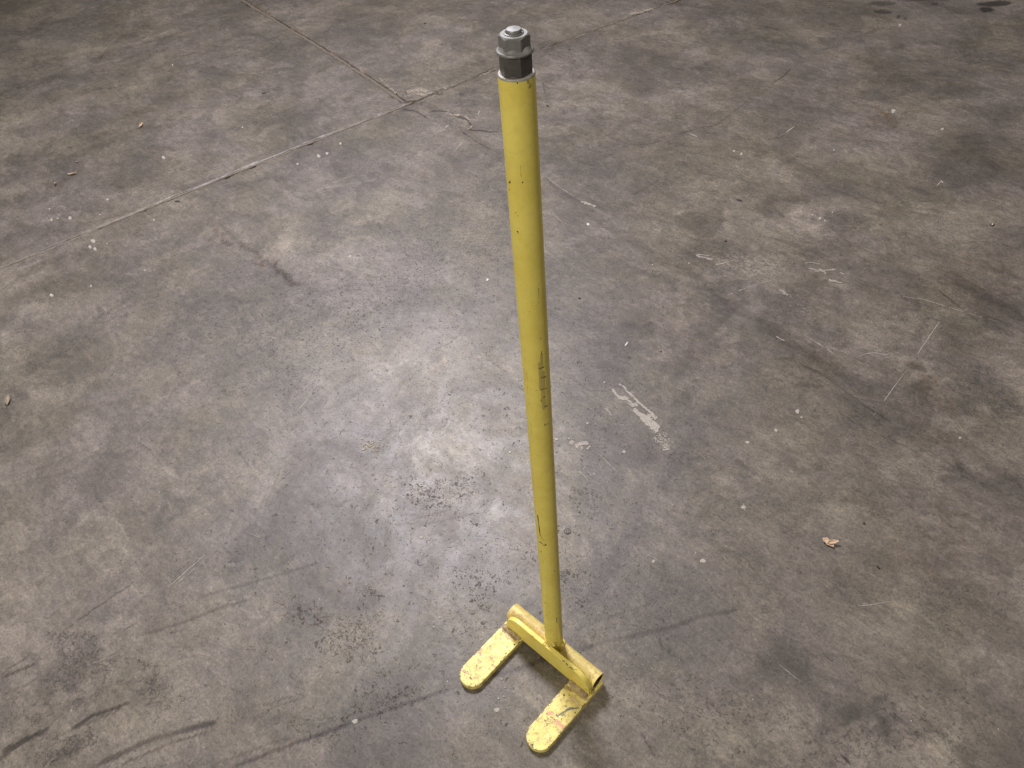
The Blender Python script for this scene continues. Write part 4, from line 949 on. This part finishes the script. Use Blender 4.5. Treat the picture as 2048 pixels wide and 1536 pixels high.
# around the foot of the pole: where it meets the tube and the plate's top edge
cpts = []
for k in range(-20, 201, 8):
    an = math.radians(k); x = PX+(PR+.001)*math.cos(an); y = PY+(PR+.001)*math.sin(an)
    dy = min(abs(y-PY), TR*.985); z = tz+math.sqrt(TR*TR-dy*dy)+.0005
    cpts.append((x, y, z))
bead('weld_bead', cpts, .0042, MAT_WELDY, 5, 10, .7)
fpts = [(PX+(PR+.0008)*math.cos(math.radians(k)), min(PY+(PR+.0008)*math.sin(math.radians(k)), YP+TP+.012), TT+HP-.001+.001*math.sin(k*.1)) for k in range(212, 329, 8)]
bead('weld_bead', fpts, .0046, MAT_WELDY, 6, 10, .8)
bead('weld_bead', [(PX+.017, PY-.006, tz+TR*.97), (PX+.026, PY-.004, tz+TR*.99), (PX+.031, PY-.006, tz+TR*.96)], .0055, MAT_WELDY, 7, 10, .5)
bead('weld_bead', [(PX-.010, YP+.004, TT+HP-.0015), (PX+.004, YP+.005, TT+HP-.001), (PX+.010, YP+.007, TT+HP-.001)], .0042, MAT_WELDY, 8, 10, .9)
for sx in (-1, 1):
    xi = sx*(W2-w_/2)
    bead('weld_bead', [(xi-w_/2+.003, PY+TR*.80, TT+.003), (xi+w_/2-.003, PY+TR*.80, TT+.003)], .004, MAT_WELDY, 9+sx)

# ------------------------------------------------------------------ loose things on the floor
def own(o, u, v):
    g = ground(u, v); o.data.transform(Matrix.Translation((-g[0], -g[1], 0))); o.location = (g[0], g[1], 0); return o
def leaf(u, v, L, Wd, ang, curl, fold, seed, label, mat=MAT_LEAF, pitch=.1, stem=True):
    """curled dead leaf: blade with midrib fold and curl, its stem a part."""
    ns, nt = 16, 9; rr = random.Random(seed)
    S = np.linspace(0, 1, ns); T = np.linspace(-1, 1, nt)
    P = np.zeros((ns, nt, 3))
    for i, s in enumerate(S):
        wd = Wd*(math.sin(math.pi*s**.85)**.8+.03)*(1+.15*math.sin(s*19+seed))
        for j, t in enumerate(T):
            x = L*(s-.5); y = wd*t*.5*math.cos(fold*abs(t)); z = .002+wd*.5*abs(t)*math.sin(fold)+curl*L*(s-.4)**2+.06*L*math.sin(7*s+3*t+seed)*.3
            P[i, j] = (x, y, max(z, .0004))
    g = ground(u, v); root = bpy.data.objects.new('dead_leaf', None); COL.objects.link(root); root.location = (g[0], g[1], 0); root.rotation_euler = (pitch, 0, ang)
    tag(root, label, 'leaf', 'dead leaves on the floor')
    o = grid_mesh('blade', P, mat, root); md = o.modifiers.new('thick', 'SOLIDIFY'); md.thickness = .0004
    if stem:
        V = []; Fc = []
        for i in range(7):
            x = -L*.5-L*.28*i/6; z = .003+.003*math.sin(i*.6); r = .0007*(1-.4*i/6)
            for k in range(5): V.append((x, r*math.cos(k*1.257)+.002*math.sin(i*.5), z+r*math.sin(k*1.257)))
        for i in range(6):
            for k in range(5): Fc.append((5*i+k, 5*i+(k+1) % 5, 5*i+5+(k+1) % 5, 5*i+5+k))
        mesh_obj('stem', V, Fc, simple('leaf_stem', (.16, .09, .05), .7), root)
    return root
def img_ang(u, v, deg):
    a = gxy(u, v); b = gxy(u+20*math.cos(deg*D2R), v+20*math.sin(deg*D2R)); d = b-a; return math.atan2(d[1], d[0])
# the large leaf lies as two overlapping lobes
big = leaf(1656, 1086, .038, .018, img_ang(1656, 1086, 40), .25, .45, 3, 'curled tan dead leaf with two lobes on the floor right of the pole')
P2 = big.children[0]
o2 = P2.copy(); COL.objects.link(o2); o2.parent = big; o2.rotation_euler = (0.1, -.12, -1.02+6.28); o2.location = (.008, .010, .003); o2.scale = (.85, .72, 1)
o2.rotation_euler = (.1, -.1, img_ang(1662, 1078, -5)-img_ang(1656, 1086, 40)); 
leaf(283, 252, .050, .022, img_ang(283, 252, -52), .5, .9, 5, 'small curled brown dead leaf far left, above the long pale joint')
leaf(146, 349, .052, .016, img_ang(146, 349, -6), .5, .8, 6, 'long curled dead leaf at the far left, right of the smaller upright one')
leaf(113, 370, .030, .018, img_ang(113, 370, 60), 1.6, 1.1, 7, 'small upright curled dead leaf, nearest of the far left cluster')
leaf(155, 325, .022, .012, img_ang(155, 325, 10), .9, 1.0, 8, 'tiny shrivelled leaf scrap, topmost of the far left cluster')
leaf(17, 802, .050, .022, img_ang(17, 802, -82), .4, .8, 9, 'curled tan dead leaf at the left edge of the floor', mat=simple('tan_leaf', (.36, .29, .21), .7, 0, .15, 200, .5, .001))

def pebble(name, u, v, ru, rv, ang, mat, h=.004, seed=0):
    V = []; Fc = []; rr = random.Random(seed); n = 9
    for lvl, (k, z) in enumerate(((.9, 0), (1.0, h*.4), (.7, h*.85))):
        for j in range(n):
            a = 2*math.pi*j/n; q = 1+.28*(rr.random()-.5)
            x = ru*k*q*math.cos(a); y = rv*k*q*math.sin(a); c, s = math.cos(ang*D2R), math.sin(ang*D2R)
            g = ground(u+c*x-s*y, v+s*x+c*y); V.append((g[0], g[1], z+.0002))
    for l in range(2):
        for j in range(n): Fc.append((l*n+j, l*n+(j+1) % n, (l+1)*n+(j+1) % n, (l+1)*n+j))
    Fc.append(tuple(2*n+j for j in range(n)))
    return own(mesh_obj(name, V, Fc, mat, None, False), u, v)
def thingy(name, label, cat, *a, group=None, **k):
    return tag(pebble(name, *a, **k), label, cat, group)
thingy('plastic_chip', 'narrow white chip lying on a dark stain right of the pole', 'chip', 1253, 689, 6, 1.9, -55, MAT_CRUMB, seed=1)
thingy('black_stick', 'short black stick lying on the pale floor, upper right', 'stick', 1478, 401, 6.5, 1.7, 14, MAT_BLACK, seed=2)
thingy('black_fragment', 'small curled black fragment just below the long pale joint', 'fragment', 355, 403, 5.5, 1.6, 0, MAT_BLACK, seed=3)
thingy('black_fragment', 'small thin black fragment above the long pale joint', 'fragment', 528, 187, 4.5, 1.4, -12, MAT_BLACK, seed=4)
thingy('black_fragment', 'tiny black fragment right of the top of the pole', 'fragment', 1095, 212, 3.0, 1.6, 25, MAT_BLACK, seed=5)
thingy('black_fragment', 'pair of dark specks of tar above and right of the big leaf', 'fragment', 1728, 1047, 2.4, 1.6, 10, MAT_BLACK, seed=6)
thingy('black_fragment', 'thin black sliver lying below and right of the big leaf', 'fragment', 1756, 1135, 5.0, 1.3, 45, MAT_BLACK, seed=7)
thingy('black_pellet', 'tiny round black pellet right of the middle of the pole', 'pellet', 1159, 597, 2.3, 1.9, 0, MAT_BLACK, seed=8)
thingy('black_pellet', 'tiny round dark pellet on the floor far behind the joint corner', 'pellet', 850, 47, 2.2, 1.7, 0, MAT_BLACK, seed=9)
thingy('black_pellet', 'tiny dark pellet upper right of the joint cracks', 'pellet', 1139, 100, 1.8, 1.3, 0, MAT_BLACK, seed=10)
thingy('black_pellet', 'tiny dark pellet at the upper right below the pale patch', 'pellet', 1451, 483, 2.6, 1.8, 0, MAT_BLACK, seed=11)
tk = thingy('tack', 'dark speck with a shiny white centre near the right edge', 'debris', 1984, 450, 5, 3, 0, MAT_BLACK, seed=12)  # small dark tack head
o = own(mesh_obj('highlight_bead', *(lambda V, Fc: (add_blob(V, Fc, blobpoly(1984, 450, 1.9, 3, 10, 1, 0, .1), .004), (V, Fc))[1])([], []), MAT_CRUMB), 1984, 450); o.parent = tk; o.location = (0, 0, 0)  # white bead stands in for a shiny highlight
thingy('rusty_nut_speck', 'small round dark bead with pale top on the floor right of the pole', 'bead', 1321, 702, 3.0, 2.4, 0, simple('brown_bead', (.22, .16, .10), .6), seed=13)
CL = ['bright white crumb just right of the pole, a third of the way down', 'white crumb near the left edge, below the long pale joint',
  'white crumb at the left, just above the paint spots near the joint', 'white crumb at the lower left, right of a dark rounded stain', 'white crumb right beside the middle of the pole, above the white paint splash',
  'white crumb in the upper right, left of the pale flaked patch', 'elongated white crumb left of the pole at mid height', 'white crumb touching the left side of the pole below mid height',
  'white crumb near the upper right corner, beside a short pale scratch', 'white crumb right of the pole, between two dark patches', 'white crumb at the bottom left, beside the long tyre scuffs']
G = 'small white crumbs strewn on the floor'
for i, (u, v, r) in enumerate([(1176,449,3.2),(103,590,2.2),(200,430,1.2),(320,985,1.0),(1060,910,1.2),(1378,527,1.4),(975,560,3.0),(1020,905,2.4),(1885,365,1.4),(1305,530,1.3),(409,1495,1.4)]):
    tag(pebble('white_crumb', u, v, r, r*.8, 20*i, MAT_CRUMB, .003, 30+i), CL[i], 'crumb', G)
# wood shavings: a scatter nobody could count
rr = random.Random(5); V = []; Fc = []
for k in range(46):
    u = 738+rr.gauss(0, 14); v = 893+rr.gauss(0, 6); L = rr.uniform(2, 5); a = rr.uniform(-.9, .9); w0 = rr.uniform(.3, .7)
    c, s = math.cos(a), math.sin(a); b = len(V)
    for (x, y, z) in ((-L/2, -w0, .0006), (L/2, -w0, .002), (L/2, w0, .0026), (-L/2, w0, .0012), (-L/2, -w0, .0001), (L/2, -w0, .0012), (L/2, w0, .0018), (-L/2, w0, .0004)):
        g = ground(u+c*x-s*y, v+s*x+c*y); V.append((g[0], g[1], z))
    for f in ((0, 1, 2, 3), (7, 6, 5, 4), (0, 4, 5, 1), (1, 5, 6, 2), (2, 6, 7, 3), (3, 7, 4, 0)): Fc.append(tuple(b+i for i in f))
tag(mesh_obj('wood_shavings', V, Fc, MAT_WOOD), 'scatter of tiny pale wood shavings on the floor left of the pole', 'wood shavings', kind='stuff')
